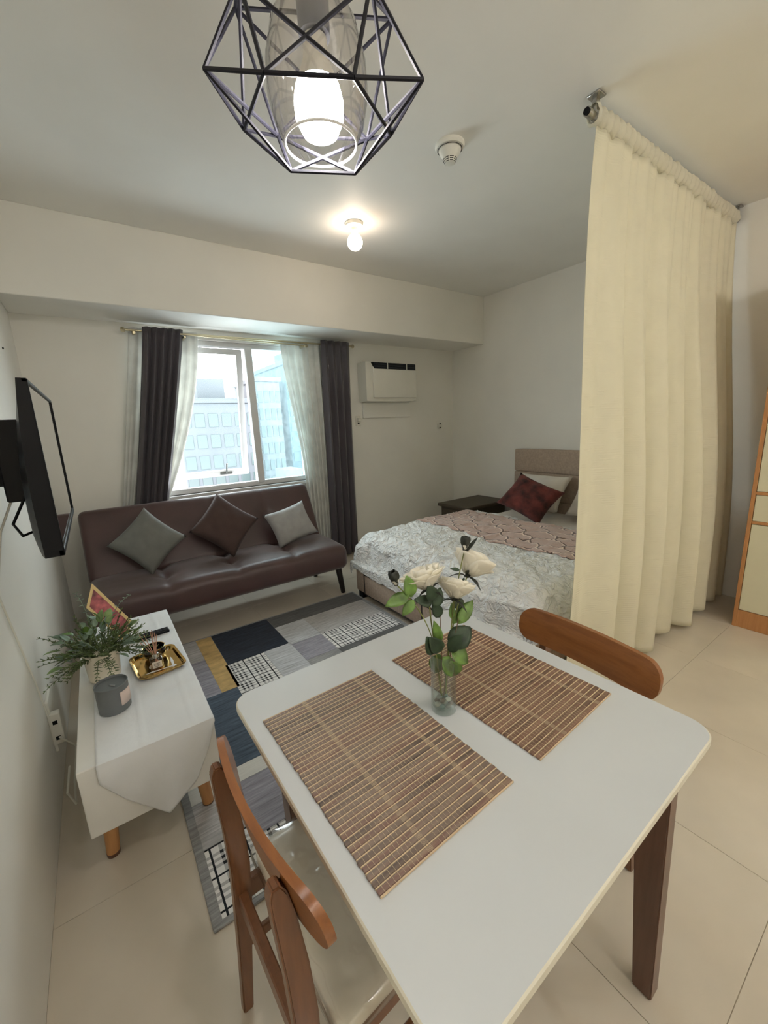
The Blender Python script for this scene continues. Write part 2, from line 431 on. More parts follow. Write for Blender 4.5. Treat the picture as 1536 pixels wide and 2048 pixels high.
g.build('foliage', mat('hazy_foliage', (60, 80, 68), .9, var=.2, vscale=.8), tr, kind='stuff')

# ------------------------------------------------------------------ curtains at the window
rod = thing('curtain_rod', 'long brass curtain rod with ball ends above the window', 'curtain rod', (1.4, 3.99, 2.31))
MB().tube([(.36, 3.99, 2.305), (2.45, 3.99, 2.318)], .0085, 10).build('rod', m_brass, rod, True)
for x, z in ((.345, 2.305), (2.462, 2.318)): MB().lathe([(0, -.02), (.012, -.016), (.019, 0), (.012, .016), (0, .02)], (x, 3.99, z), 12).build('finial', m_brass, rod, True)
for x in (.42, 2.40): MB().box((x-.012, 3.985, 2.275), (x+.012, 4.08, 2.30), .003, 1).build('bracket', m_brass, rod)
rod2 = thing('curtain_rod', 'shorter inner brass curtain rod ending over the right sheer', 'curtain rod', (1.3, 3.93, 2.29))
MB().tube([(.75, 3.925, 2.292), (1.87, 3.925, 2.275)], .007, 10).build('rod', m_brass, rod2, True)
MB().lathe([(0, -.02), (.013, -.014), (.02, 0), (.013, .014), (0, .02)], (1.882, 3.925, 2.275), 12).build('finial', m_brass, rod2, True)
for x in (.78, 1.86): MB().box((x-.01, 3.92, 2.262), (x+.01, 4.08, 2.28), .003, 1).build('bracket', m_brass, rod2)
def drape(name, label, m, edge0, edge1, ztop, zbot, y, folds, amp, ph=0, seed=1, nu=90, nv=40, thick=.002, sway=None):
    def fn(a, b):
        z = lerp(ztop, zbot, b); x = lerp(edge0(b), edge1(b), a)
        k = amp*(.45+.55*min(1, b*4))
        yy = y + k*math.sin(2*PI*folds*a+ph+.5*math.sin(3*b+seed)) + .3*k*fbm(a*5, b*1.5, seed)
        x += .3*amp*math.sin(4*PI*folds*a+seed)*(.3+.7*b)
        if sway: yy += sway(b)
        return Vector((x, yy, z))
    o = MB().grid(fn, nu, nv).build(name, m, None, True, solid=thick, angle=180)
    tag(o, label, 'curtain'); return origin(o, ((edge0(0)+edge1(0))/2, y, ztop))
drape('curtain', 'dark charcoal curtain at the left end of the window, gathered leftward', m_curt_d,
      lambda b: .478-.43*b**1.1, lambda b: .778-.51*b**1.08, 2.335, .06, 3.956, 5, .028, .4, 1)
drape('curtain', 'white sheer swept leftward beside the left charcoal curtain', m_sheer,
      lambda b: lerp(.39, -.02, b), lambda b: .905-.388*(min(b, .8)/.59)**1.57, 2.335, .05, 4.03, 8, .018, 0, 2)
drape('curtain', 'white sheer hanging at the right half of the window', m_sheer,
      lambda b: 1.655+.12*sstep(0, .6, b)+.06*b, lambda b: lerp(2.09, 2.05, b), 2.335, .05, 4.02, 6, .02, 1, 3)
drape('curtain', 'dark charcoal curtain at the right end of the window by the air conditioner', m_curt_d,
      lambda b: lerp(2.07, 2.05, b), lambda b: lerp(2.405, 2.385, b), 2.35, .03, 3.956, 4, .028, 2.2, 4)

# ------------------------------------------------------------------ air conditioner
ac = thing('air_conditioner', 'white window air conditioner in the wall right of the curtains', 'air conditioner', (2.92, 3.98, 1.74))
g = MB().rbox((2.555, 3.90, 1.735), (3.275, YB, 2.165), .02, (10, 4, 8)); g.build('case', m_plastic, ac, True)
MB().box((2.64, 3.875, 1.775), (3.25, 3.905, 2.155), .012, 2).build('front_panel', m_plastic, ac, True)
g = MB().poly([(2.615, 3.872, 2.150), (3.235, 3.872, 2.150), (3.235, 3.872, 2.085), (2.655, 3.872, 2.085)], .012, (0, 1, 0))
vent = g.build('air_vent', m_black, ac)
for i in range(5): MB().box((2.65, 3.866, 2.092+i*.0115), (3.225, 3.873, 2.096+i*.0115)).build('louver', mat('louver_dark', (48, 52, 60), .4), vent)
for x in (2.83, 3.10): MB().box((x-.005, 3.864, 2.086), (x+.005, 3.874, 2.149)).build('divider', m_plastic, vent)
MB().box((2.6, 4.055, 1.56), (3.29, YB, 1.735), .004, 1).build('filler_panel', m_wall, ac)
def outlet(label, p, ax, w=.07, h=.115, holes=True, cat='outlet'):
    o = thing('wall_outlet', label, cat, p); x, y, z = p
    if ax == 'y':
        MB().box((x-w/2, y-.012, z-h/2), (x+w/2, y, z+h/2), .004, 2).build('plate', m_plastic, o)
        for dz in (-.025, .025): MB().box((x-.012, y-.0135, z+dz-.009), (x+.012, y-.0115, z+dz+.009), .001, 1).build('socket', m_black, o)
    else:
        MB().box((x, y-w/2, z-h/2), (x+.014, y+w/2, z+h/2), .004, 2).build('plate', m_plastic, o)
        for dz in (-.03, .03): MB().box((x+.0135, y-.014, z+dz-.009), (x+.0155, y+.014, z+dz+.009), .001, 1).build('socket', m_black, o)
    return o
o = outlet('white outlet with a plug beside the right charcoal curtain', (2.535, YB, 1.53), 'y')
MB().box((2.515, YB-.05, 1.525), (2.555, YB-.012, 1.565), .006, 2).build('plug', m_plastic, o)
outlet('small white wall outlet below and right of the air conditioner', (3.80, YB, 1.43), 'y', .075, .06)
o = thing('power_strip', 'white power strip low on the left wall beside the console', 'power strip', (XL, 2.08, .27))
MB().box((XL, 2.08, .20), (XL+.042, 2.115, .345), .005, 2).build('strip_body', m_plastic, o)
for z in (.23, .305): MB().box((XL+.013, 2.0785, z-.009), (XL+.03, 2.081, z+.009), .001, 1).build('socket', m_black, o)
MB().box((XL, 2.09, .16), (XL+.012, 2.22, .40), .004, 2).build('wall_plate', m_plastic, o)
tag(origin(MB().lathe([(0, -.001), (.006, 0), (.006, .006), (0, .008)], (XL, 3.35, 2.02), 8, Matrix.Rotation(PI/2, 3, 'Y')).build('wall_hook', m_black, None, True), (XL, 3.35, 2.02)), 'tiny dark hook high on the left wall', 'hook')

# ------------------------------------------------------------------ television on the left wall
tv = thing('television', 'black television on a swing arm on the left wall', 'television', (-.13, 1.6, 1.22))
ty0, ty1, tz0, tz1 = 1.24, 1.965, 1.215, 1.632
def tvb(a, b):   # curved back shell, thicker at the bottom
    y = lerp(ty0, ty1, a); z = lerp(tz0, tz1, b)
    e = min(1, 7*a, 7*(1-a), 9*b+.35, 9*(1-b)+.2)
    t = (.018+.034*(1-b)**.8+.012*math.sin(PI*b))*(.55+.45*e)
    return Vector((-.104-t, y, z))
g = MB().grid(tvb, 20, 20)
vs = [g.bm.verts.new((-.104, y, z)) for y, z in ((ty0, tz0), (ty1, tz0), (ty1, tz1), (ty0, tz1))]
shell = g
es = [e for e in g.bm.edges if e.is_boundary]
r = bmesh.ops.extrude_edge_only(g.bm, edges=es)
for v in [v for v in r['geom'] if isinstance(v, bmesh.types.BMVert)]: v.co.x = -.104
g.bm.faces.new(vs)
g.build('back_shell', m_black, tv, True)
g = MB()
for lo, hi in (((-.106, ty0, tz0), (-.094, ty1, tz0+.016)), ((-.106, ty0, tz1-.01), (-.094, ty1, tz1)), ((-.106, ty0, tz0), (-.094, ty0+.01, tz1)), ((-.106, ty1-.01, tz0), (-.094, ty1, tz1))): g.box(lo, hi, .002, 1)
g.build('bezel', m_black, tv)
MB().box((-.106, ty0+.006, tz0+.01), (-.098, ty1-.006, tz1-.006)).build('screen', mat('screen_glass', (16, 16, 18), .04, coat=1), tv)
MB().box((XL, 1.50, 1.32), (XL+.03, 1.68, 1.56), .004, 1).box((XL+.02, 1.54, 1.37), (-.2, 1.58, 1.42), .004, 1).box((XL+.02, 1.54, 1.46), (-.2, 1.58, 1.50), .004, 1).box((-.21, 1.48, 1.33), (-.15, 1.7, 1.55), .004, 1).build('wall_mount', m_black, tv)
MB().tube([(-.16, 1.45, 1.36), (-.2, 1.42, 1.28), (-.19, 1.45, 1.24), (-.15, 1.48, 1.25)], .004, 6).build('loose_cable', m_black, tv, True)
MB().tube([(-.2, 1.6, 1.36), (-.27, 1.68, 1.22), (XL+.006, 1.78, 1.0), (XL+.006, 1.9, .75), (XL+.006, 2.0, .55), (XL+.012, 2.04, .36)], .0035, 6).build('power_cable', m_plastic, tv, True)
c = MB().tube([(XL+.03, 2.05, .25), (XL+.07, 2.1, .15), (XL+.05, 2.0, .05), (XL+.06, 1.85, .06), (XL+.05, 1.8, .16), (XL+.06, 1.9, .2)], .004, 6).build('power_cable', m_plastic, None, True)
tag(origin(c, (XL, 2.05, .25)), 'white cable looped below the wall outlet box', 'cable')

# ------------------------------------------------------------------ sofa
sofa = thing('sofa', 'dark brown armless tufted sofa bed below the window', 'sofa', (.77, 3.35, 0))
sx0, sx1 = -.17, 1.69
tufts = [sx0+(sx1-sx0)*k for k in (1/6, .5, 5/6)]
def seat_fn(u, p):
    x = .76+p.x; y = 3.31+p.y; dz = 0
    if u.z > .6:
        for tx in [sx0+(sx1-sx0)*k for k in (.25, .5, .75)]:
            d = abs(x-tx); dz -= .012*math.exp(-(d/.02)**2)
            for ty in (3.25, 3.48): dz -= .028*math.exp(-((x-tx)**2+(y-ty)**2)/.0035)
        dz += .014*(1-u.x**2)*0 + .012*math.cos(u.y*PI/2) + .008*abs(math.sin((x-sx0)/(sx1-sx0)*4*PI))
        dz += .004*fbm(x*5, y*5, 2)
    return Vector((0, -.012*math.cos(u.z*PI/2) if u.y < -.8 else 0, dz))
MB().rbox((sx0, 3.0, .255), (sx1, 3.64, .47), .055, (72, 26, 8), seat_fn).build('seat', m_sofa, sofa, True, angle=180)
Rb = Matrix.Rotation(math.radians(-27), 3, 'X')
def back_fn(u, p):
    x = .76+p.x; dy = 0
    if u.y < -.6:
        for tx in [sx0+(sx1-sx0)*k for k in (.25, .5, .75)]:
            dy += .010*math.exp(-((x-tx)/.02)**2) + .026*math.exp(-((x-tx)**2+(p.z+.02)**2)/.004)
        dy -= .012*math.cos(u.z*PI/2)
    return Vector((0, dy, 0))
MB().rbox((sx0, 3.62, .38), (sx1, 3.76, .96), .05, (72, 6, 24), back_fn, Rb).build('backrest', m_sofa, sofa, True, angle=180)
for x, y, dx, dy in ((sx1-.05, 3.12, .03, -.02), (sx0+.06, 3.12, -.03, -.02), (sx1-.06, 3.6, .03, .05), (sx0+.06, 3.6, -.03, .05)):
    MB().tube([(x, y, .275), (x+dx, y+dy, 0)], [.03, .021], 12).build('leg', m_leg_d, sofa, True)
def rot_basis(nrm, roll):
    n = Vector(nrm).normalized(); x = Vector((0, 0, 1)).cross(n).normalized(); y = n.cross(x)
    c, s = math.cos(roll), math.sin(roll)
    return Matrix((c*x+s*y, -s*x+c*y, n)).transposed()
def cushion(name, label, m, c, nrm, roll, w, h, t, wr=.012, seed=0, grp=None, cat='cushion'):
    o = MB().pillow(w, h, t, rot_basis(nrm, roll), c, 18, wr, seed).build(name, m, None, True, angle=180)
    tag(o, label, cat, grp); return origin(o, c)
cushion('throw_cushion', 'grey velvet cushion standing on its corner at the left of the sofa', m_grey1, (.235, 3.43, .712), (-.05, -.9, .42), math.radians(43), .37, .37, .14, seed=1, grp='sofa cushions')
cushion('throw_cushion', 'dark brown velvet cushion standing on its corner mid sofa', m_brown, (.80, 3.45, .73), (0, -.9, .42), math.radians(47), .40, .40, .15, seed=2, grp='sofa cushions')
cushion('throw_cushion', 'light grey cushion tilted at the right end of the sofa', m_grey2, (1.36, 3.42, .645), (.0, -.88, .46), math.radians(12), .40, .33, .14, seed=3, grp='sofa cushions')

# ------------------------------------------------------------------ rug
def rug_cloth(name, c, st=(3, 40, 1), var=.16):
    k = NT(name); v = k.coord('Object', st)
    k.col(k.ramp(k.noise(v, 2.2, 6, .65), [(.3, tuple(x*(1-var) for x in c)), (.7, tuple(min(255, x*(1+var)) for x in c))]))
    k.b.inputs['Roughness'].default_value = .95; k.bump(k.noise(k.coord('Object'), 400, 2), .3, .002); return k.m
def plaid(name, p=.118, black=True):
    k = NT(name); s = k.sep(k.coord('Object')); dark = []; grey = []
    for ax in (0, 1):
        f = k.math('FRACT', k.math('DIVIDE', k.math('ADD', s[ax], 5.0+.03*ax), p))
        def band(a, b): return k.math('MULTIPLY', k.math('GREATER_THAN', f, a), k.math('LESS_THAN', f, b))
        g = k.math('ADD', k.math('ADD', band(.0, .10), band(.2, .30)), band(.4, .50)); grey.append(g)
        dark.append(band(.72, .78))
    both = k.math('MULTIPLY', grey[0], grey[1]); any_ = k.math('MAXIMUM', grey[0], grey[1])
    d = k.math('MAXIMUM', dark[0], dark[1]) if black else dark[0]
    c = k.mix(k.math('MULTIPLY', any_, .55), C4((236, 234, 232)), C4((120, 120, 124)))
    c = k.mix(k.math('MAXIMUM', both, d), c, C4((26, 27, 32)))
    k.col(c); k.b.inputs['Roughness'].default_value = .95; return k.m
rm = dict(border=rug_cloth('rug_border', (150, 150, 150)), navy=rug_cloth('rug_navy', (44, 50, 62), var=.3), dgrey=rug_cloth('rug_dark_grey', (98, 98, 98)),
          lgrey=rug_cloth('rug_light_grey', (176, 174, 174)), lav=rug_cloth('rug_lavender_grey', (152, 150, 160)), pale=rug_cloth('rug_pale', (188, 190, 194)),
          tan=rug_cloth('rug_tan', (196, 166, 112), (3, 6, 1)), blue=rug_cloth('rug_slate_blue', (76, 88, 102), var=.28), white=rug_cloth('rug_white', (222, 220, 214), var=.04),
          plaid=plaid('rug_plaid'))
RK = list(rm)
rug = thing('area_rug', 'grey patchwork rug with plaid patches in front of the sofa', 'rug', (.9, 2.07, 0))
MB().box((.07, 1.10, .0005), (1.735, 3.045, .008), .003, 1).build('rug_base', rm['border'], rug)
for k_, x0, x1, y0, y1 in (('navy', .497, .918, 2.56, 3.025), ('dgrey', .918, 1.72, 2.84, 3.025), ('lgrey', 1.155, 1.70, 2.535, 2.84), ('pale', .918, 1.155, 2.53, 2.84),
        ('lav', .925, 1.155, 2.28, 2.53), ('plaid', 1.155, 1.70, 2.275, 2.535), ('dgrey', 1.155, 1.70, 2.19, 2.275), ('plaid', .48, .735, 2.02, 2.56), ('pale', .735, .925, 2.2, 2.56),
        ('tan', .392, .497, 2.285, 3.025), ('lav', .1, .392, 2.285, 2.72), ('lgrey', .1, .392, 2.72, 3.025), ('blue', .1, .48, 1.69, 2.285), ('white', .1, .55, 1.60, 1.69), ('lgrey', .1, .28, 1.38, 1.60),
        ('lav', .28, .55, 1.32, 1.60), ('plaid', .1, .28, 1.12, 1.38), ('plaid', .28, .75, 1.12, 1.32), ('lav', .735, 1.70, 1.75, 2.19), ('pale', .48, .735, 1.69, 2.02), ('navy', .75, 1.7, 1.12, 1.75), ('lgrey', .55, .75, 1.32, 1.69)):
    MB().box((x0+.001, y0+.001, .004), (x1-.001, y1-.001, .0092)).build('rug_patch', rm[k_], rug)

# ------------------------------------------------------------------ console by the left wall
con = thing('console_table', 'low white console with round oak legs along the left wall', 'console', (0, 2.06, 0))
MB().box((-.205, 1.475, .195), (.212, 2.655, .4545), .004, 2).build('body', m_white, con)
for x in (-.155, .15):
    for y in (1.60, 2.52):
        dy = -.015 if y < 2 else .015; dx = -.012 if x < 0 else .012
        lg_ = MB().tube([(x, y, .196), (x+dx, y+dy, 0.012)], [.026, .021], 16).build('leg', m_wood_c, con, True)
        MB().tube([(x+dx, y+dy, .014), (x+dx, y+dy, 0)], [.0215, .021], 16).build('foot_cap', m_wood_t, lg_, True)
# runner: lies on the top, hangs over the near end in a point
x0, x1 = -.152, .2135
def run(a, b):
    x = lerp(x0, x1, a); z0 = .4562
    low = [(-.152, .385), (-.09, .285), (.024, .150), (.126, .232), (.178, .335), (.2135, .44)]
    for (xa, za), (xb, zb) in zip(low, low[1:]):
        if xa <= x <= xb+1e-6: zl = lerp(za, zb, (x-xa)/(xb-xa)); break
    L = 1.17; drop = z0-zl; tot = L+drop; s_ = b*(L+.31)
    wr = .004*max(0, fbm(x*7, s_*3.2, 3)) + .004*abs(math.sin(s_*21+3*x))*(sstep(.25, .5, s_)*(1-sstep(.95, 1.05, s_)))
    for px in (-.03, .13): wr += .0035*math.exp(-((x-px-.02*math.sin(s_*2))/.006)**2)
    for py in (.86, .70): wr += .0035*math.exp(-((s_-py)/.006)**2)
    if s_ <= L: return Vector((x, 2.64-s_, z0+max(0, wr)))
    t = min(1, (s_-L)/.31); return Vector((x, 1.4705-.006*math.sin(t*PI)-.004*max(0, fbm(x*9, t*2, 5))*t, z0-drop*t))
o = MB().grid(run, 44, 120).build('table_runner', m_runner, None, True, solid=.0012, angle=60)
tag(origin(o, (0, 2.06, .456)), 'creased white cloth runner over the low white console, hanging in a point', 'table runner')

TZ = .4585
cd = thing('candle_jar', 'dark grey candle jar on the white runner, nearest the camera', 'candle', (-.083, 1.765, TZ))
MB().lathe([(0, 0), (.05, 0), (.054, .004), (.0555, .105), (.0565, .11), (.0545, .112), (.052, .108), (.052, .102), (0, .102)], cd.location, 32).build('jar', m_candle, cd, True)
MB().beam(cd.location+Vector((-.005, 0, .103)), cd.location+Vector((.012, -.02, .105)), .004, .003).build('wick', mat('wick_grey', (150, 152, 150), .8), cd)
g = MB(); g.grid(lambda a, b: cd.location+Vector((.0558*math.cos(lerp(-1.15, -.05, a)), .0558*math.sin(lerp(-1.15, -.05, a)), lerp(.03, .085, b))), 12, 2)
g.build('paper_label', mat('pale_pink_label', (214, 196, 188), .8), cd, True, solid=.0006)

tray = thing('serving_tray', 'shiny gold oblong tray on the white runner', 'tray', (.092, 2.005, TZ))
g = MB(); ca, sa = math.cos(.12), math.sin(.12)
def rr_pts(w, h, r, n=6):
    out = []
    for cx, cy, a0 in ((w/2-r, h/2-r, 0), (-w/2+r, h/2-r, PI/2), (-w/2+r, -h/2+r, PI), (w/2-r, -h/2+r, 3*PI/2)):
        for i in range(n+1): a = a0+PI/2*i/n; out.append((cx+r*math.cos(a), cy+r*math.sin(a)))
    return out
rings = []
for w_, h_, z in ((.15, .20, .004), (.165, .215, .0045), (.178, .228, .016), (.195, .245, .019), (.195, .245, .016), (.172, .222, .002), (.15, .2, .0)):
    rings.append([g.bm.verts.new(tray.location+Vector((ca*x-sa*y, sa*x+ca*y, z))) for x, y in rr_pts(w_, h_, .035)])
for a, b in zip(rings, rings[1:]):
    for i in range(len(a)): g.bm.faces.new((a[i], a[(i+1) % len(a)], b[(i+1) % len(a)], b[i]))
g.bm.faces.new(rings[0]); g.bm.faces.new(rings[-1][::-1])
g.build('tray_body', m_gold, tray, True, angle=35)
df = thing('reed_diffuser', 'small glass reed diffuser bottle with thin sticks on the gold tray', 'diffuser', (.086, 1.965, TZ+.005))
MB().box(df.location+Vector((-.026, -.02, 0)), df.location+Vector((.026, .02, .05)), .006, 3).build('bottle', glassy('diffuser_glass', (246, 236, 222), .06), df, True)
MB().box(df.location+Vector((-.021, -.015, .003)), df.location+Vector((.021, .015, .03)), .004, 2).build('oil', glassy('diffuser_oil', (236, 214, 180), .02), df, True)
MB().lathe([(.012, .05), (.011, .056), (.014, .058), (.014, .07), (.009, .071), (.008, .05)], df.location, 18).build('cap', m_chrome, df, True)
lb = MB().box(df.location+Vector((-.019, -.0212, .01)), df.location+Vector((.019, -.0202, .04))).build('bottle_label', mat('diffuser_label', (226, 214, 196), .7), df)
for i in range(3): MB().box(df.location+Vector((-.012, -.0218, .016+.007*i)), df.location+Vector((.012-.006*(i == 0), -.0211, .0175+.007*i))).build('print_line', m_black, lb)
for a, l, t in ((2.6, .16, .42), (2.3, .15, .36), (2.9, .13, .5), (1.2, .17, .06), (.6, .15, .12), (.1, .14, .16), (1.8, .16, .1)):
    d = Vector((math.cos(a)*math.sin(t), math.sin(a)*math.sin(t), math.cos(t)))
    p = df.location+Vector((0, 0, .045)); MB().tube([p-d*.02, p+d*l*.8], .0016, 6).build('reed', m_reed, df)
bw = thing('bowl', 'glossy black bowl on the gold tray behind the diffuser', 'bowl', (.09, 2.07, TZ+.005))
MB().lathe([(0, 0), (.026, 0), (.044, .012), (.05, .032), (.046, .052), (.044, .053), (.045, .04), (.042, .018), (.024, .006), (0, .005)], bw.location, 30).build('bowl_body', mat('black_glaze', (14, 13, 14), .08, coat=1), bw, True)
g = MB(); rp = []
for i in range(25): a = 2*PI*i/24; rp.append(bw.location+Vector((.0465*math.cos(a), .0465*math.sin(a), .0525)))
MB().tube(rp, .0016, 6, False).build('gilt_rim', m_gold, bw, True)
rc = thing('remote_control', 'black remote control lying on the white runner behind the bowl', 'remote', (.095, 2.325, TZ))
Rz = Matrix.Rotation(math.radians(4), 3, 'Z')
MB().box((.005, 2.303, TZ), (.185, 2.347, TZ+.018), .006, 2, Rz).build('remote_body', m_black, rc)
for i in range(9):
    for j in (-1, 0, 1):
        p = rc.location+Rz @ Vector((-.068+i*.016, j*.012, .018)); MB().box(p-Vector((.004, .003, .001)), p+Vector((.004, .003, .0015))).build('button', mat('button_grey', (70, 72, 76), .5) if i+j == -1 else m_blackmetal, rc)
# photo frame leaning back at the far end
pf = thing('picture_frame', 'gold picture frame with a red picture leaning at the far end of the console', 'picture frame', (-.05, 2.42, TZ))
A = Vector((-.107, 2.46, .766)); B_ = Vector((-.139, 2.43, .681)); e1 = Vector((.135, -.085, -.215)); e2 = B_-A
nn = e1.cross(e2).normalized()
def fq(u, v, t): return A+e1*u+e2*v+nn*t
def frame_prism(g, u0, v0, u1, v1, t0, t1):
    vs = [g.bm.verts.new(fq(u, v, t)) for t in (t0, t1) for u, v in ((u0, v0), (u1, v0), (u1, v1), (u0, v1))]
    for f in ((0, 1, 2, 3), (7, 6, 5, 4), (0, 4, 5, 1), (1, 5, 6, 2), (2, 6, 7, 3), (3, 7, 4, 0)): g.bm.faces.new([vs[i] for i in f])
e2 = e2*1.25
g = MB()
for q in ((0, 0, 1, .14), (0, .86, 1, 1), (0, .14, .06, .86), (.94, .14, 1, .86)): frame_prism(g, *q, -.012, .006)
g.build('frame_rim', mat('pale_gold_frame', (222, 196, 140), .35, .3), pf)
g = MB(); frame_prism(g, .06, .14, .94, .86, -.008, 0); g.build('picture', mat('red_picture', (158, 84, 88), .4, var=.35, vscale=30), pf)

# potted greenery
pp = thing('potted_plant', 'white pot of mixed green foliage on the low white console', 'plant', (-.108, 2.05, TZ))
PB = pp.location.copy()
MB().lathe([(0, 0), (.055, 0), (.06, .004), (.067, .12), (.07, .125), (.064, .126), (.06, .11), (0, .108)], PB, 30).build('pot', m_pot, pp, True)
MB().lathe([(0, .105), (.058, .104), (.058, .1), (0, .1)], PB, 18).build('soil', mat('dark_moss', (52, 56, 38), .95, bump=.5), pp, True)
rr = random.Random(11)
def leaf_mesh(L, Wd, fold=.15, curl=.2, n=6):
    g = MB()
    def fn(a, b):
        u = a; w_ = Wd*math.sin(PI*min(1, u**.8*.97+.015))**.8; v = (b-.5)*2
        return Vector((u*L, v*w_/2, -curl*L*u*u+fold*abs(v)*w_))
    return g.grid(fn, n, 4)
def orient(g, p, d, roll=0):
    d = Vector(d).normalized(); up = Vector((0, 0, 1)); y = up.cross(d); y = y.normalized() if y.length > 1e-3 else Vector((0, 1, 0)); z = d.cross(y)
    R = Matrix((d, y, z)).transposed() @ Matrix.Rotation(roll, 3, 'X')
    for v in g.bm.verts: v.co = R @ v.co + Vector(p)
    return g
for i in range(84):
    a = rr.uniform(0, 2*PI); el = rr.uniform(-.25, 1.25); L = rr.uniform(.09, .19)*(1.15 if el < .6 else .85)
    d = Vector((math.cos(a)*math.cos(el), math.sin(a)*math.cos(el), math.sin(el)))
    p0 = PB+Vector((.035*math.cos(a), .035*math.sin(a), .112)); g = MB(); pts = []
    for k in range(6): t = k/5; pts.append(p0+d*L*t+Vector((0, 0, -.045*t*t*(1.2-el)+.03*t)))
    if min(q.x for q in pts) < XL+.02:
        for q in pts: q.x = max(q.x, XL+.02)
    g.tube(pts, [.0014]*5+[.0006], 4)
    for k in range(1, 11):
        t = k/10.5; q = pts[0].lerp(pts[-1], t)+Vector((0, 0, .018*math.sin(PI*t)))
        q = pts[min(4, int(t*5))].lerp(pts[min(5, int(t*5)+1)], t*5-int(t*5))
        for sgn in (-1, 1):
            dd = (d*.7+sgn*d.cross(Vector((0, 0, 1)))*.8+Vector((0, 0, rr.uniform(-.4, .4)))).normalized(); l2 = rr.uniform(.014, .03)*(1-.4*t)
            g.tube([q, q+dd*l2*.5, q+dd*l2], [.0016, .0022, .0005], 4, False)
            if k % 2: 
                d3 = (dd+Vector((rr.uniform(-.7, .7), rr.uniform(-.7, .7), rr.uniform(-.3, .7)))).normalized(); g.tube([q+dd*l2*.4, q+dd*l2*.4+d3*l2*.7], [.0018, .0005], 4, False)
    for v in g.bm.verts: v.co.x = max(v.co.x, XL+.006)
    g.build('sprig', m_sprig, pp)
for i in range(52):
    a = rr.uniform(0, 2*PI); el = rr.uniform(-.2, 1.2); r_ = rr.uniform(.07, .15)
    d = Vector((math.cos(a)*math.cos(el), math.sin(a)*math.cos(el), math.sin(el)))
    p = PB+Vector((0, 0, .13))+d*r_; Lf = rr.uniform(.035, .06)
    if p.x < XL+.075: p.x = XL+.075
    g = orient(leaf_mesh(Lf, Lf*.62), p, d+Vector((rr.uniform(-.6, .6), rr.uniform(-.6, .6), rr.uniform(-.2, .5))), rr.uniform(-.8, .8))
    g.build('leaf', (m_euc, m_leaf, m_euc, m_leafg)[i % 4], pp, True, solid=.0006)
for i, (dx, dy, dz) in enumerate(((-.14, -.02, .02), (-.1, -.09, -.01), (.14, .08, .15), (-.05, .12, .2))):
    g = MB(); p0 = PB+Vector((0, 0, .115)); p1 = p0+Vector((dx, dy, dz+.05)); p1.x = max(p1.x, XL+.03)
    pts = [p0.lerp(p1, t)+Vector((0, 0, .05*math.sin(PI*t))) for t in (0, .25, .5, .75, 1)]; g.tube(pts, .0012, 4)
    for k in range(2, 9):
        q = p0.lerp(p1, k/8)+Vector((0, 0, .05*math.sin(PI*k/8)))
        for s_ in (-1, 1):
            g2 = orient(leaf_mesh(.016, .008, n=3), q, Vector((dy*s_, -dx*s_, .05)))
            tmp = bpy.data.meshes.new('t'); g2.bm.to_mesh(tmp); g2.bm.free(); g.bm.from_mesh(tmp); bpy.data.meshes.remove(tmp)
    for v in g.bm.verts: v.co.x = max(v.co.x, XL+.006)
    g.build('fern_frond', m_euc, pp)

# ------------------------------------------------------------------ bed
bed = thing('bed', 'upholstered taupe double bed with tall headboard on the right wall', 'bed', (2.85, 2.08, 0))
by0, by1, bx0 = 1.22, 2.965, 1.735
MB().box((bx0, by0, .055), (bx0+.05, by1, .295), .012, 2).build('footboard', m_head, bed, True)
MB().box((bx0+.05, by0, .055), (3.95, by0+.05, .295), .01, 2).build('side_rail', m_head, bed, True)
MB().box((bx0+.05, by1-.05, .055), (3.95, by1, .295), .01, 2).build('side_rail', m_head, bed, True)
MB().box((bx0-.002, by0+.13, .05), (bx0+.01, by1-.13, .235)).build('drawer_gap', m_leg_d, bed)
MB().box((bx0-.006, by0+.145, .06), (bx0+.012, 2.06, .226), .006, 2).build('drawer', m_head, bed, True)
MB().box((bx0-.006, 2.075, .06), (bx0+.012, by1-.148, .226), .006, 2).build('drawer', m_head, bed, True)
for x, y in ((bx0+.03, by0+.06), (bx0+.03, by1-.06), (3.9, by0+.06), (3.9, by1-.06)): MB().box((x-.025, y-.035, 0), (x+.03, y+.035, .058), .004, 1).build('leg', m_black, bed)
MB().rbox((bx0+.13, by0+.10, .26), (3.93, by1-.10, .505), .09, (24, 20, 8)).build('mattress', m_linen, bed, True)
hz_ = [.1, .60, .90, 1.15]
MB().box((3.96, by0-.02, .02), (4.045, by1+.01, 1.14), .01, 2).build('headboard_core', m_head, bed, True)
for a, b in zip(hz_, hz_[1:]):
    MB().rbox((3.925, by0-.02, a), (3.985, by1+.01, b), .018, (4, 20, 10)).build('headboard_panel', m_head, bed, True)

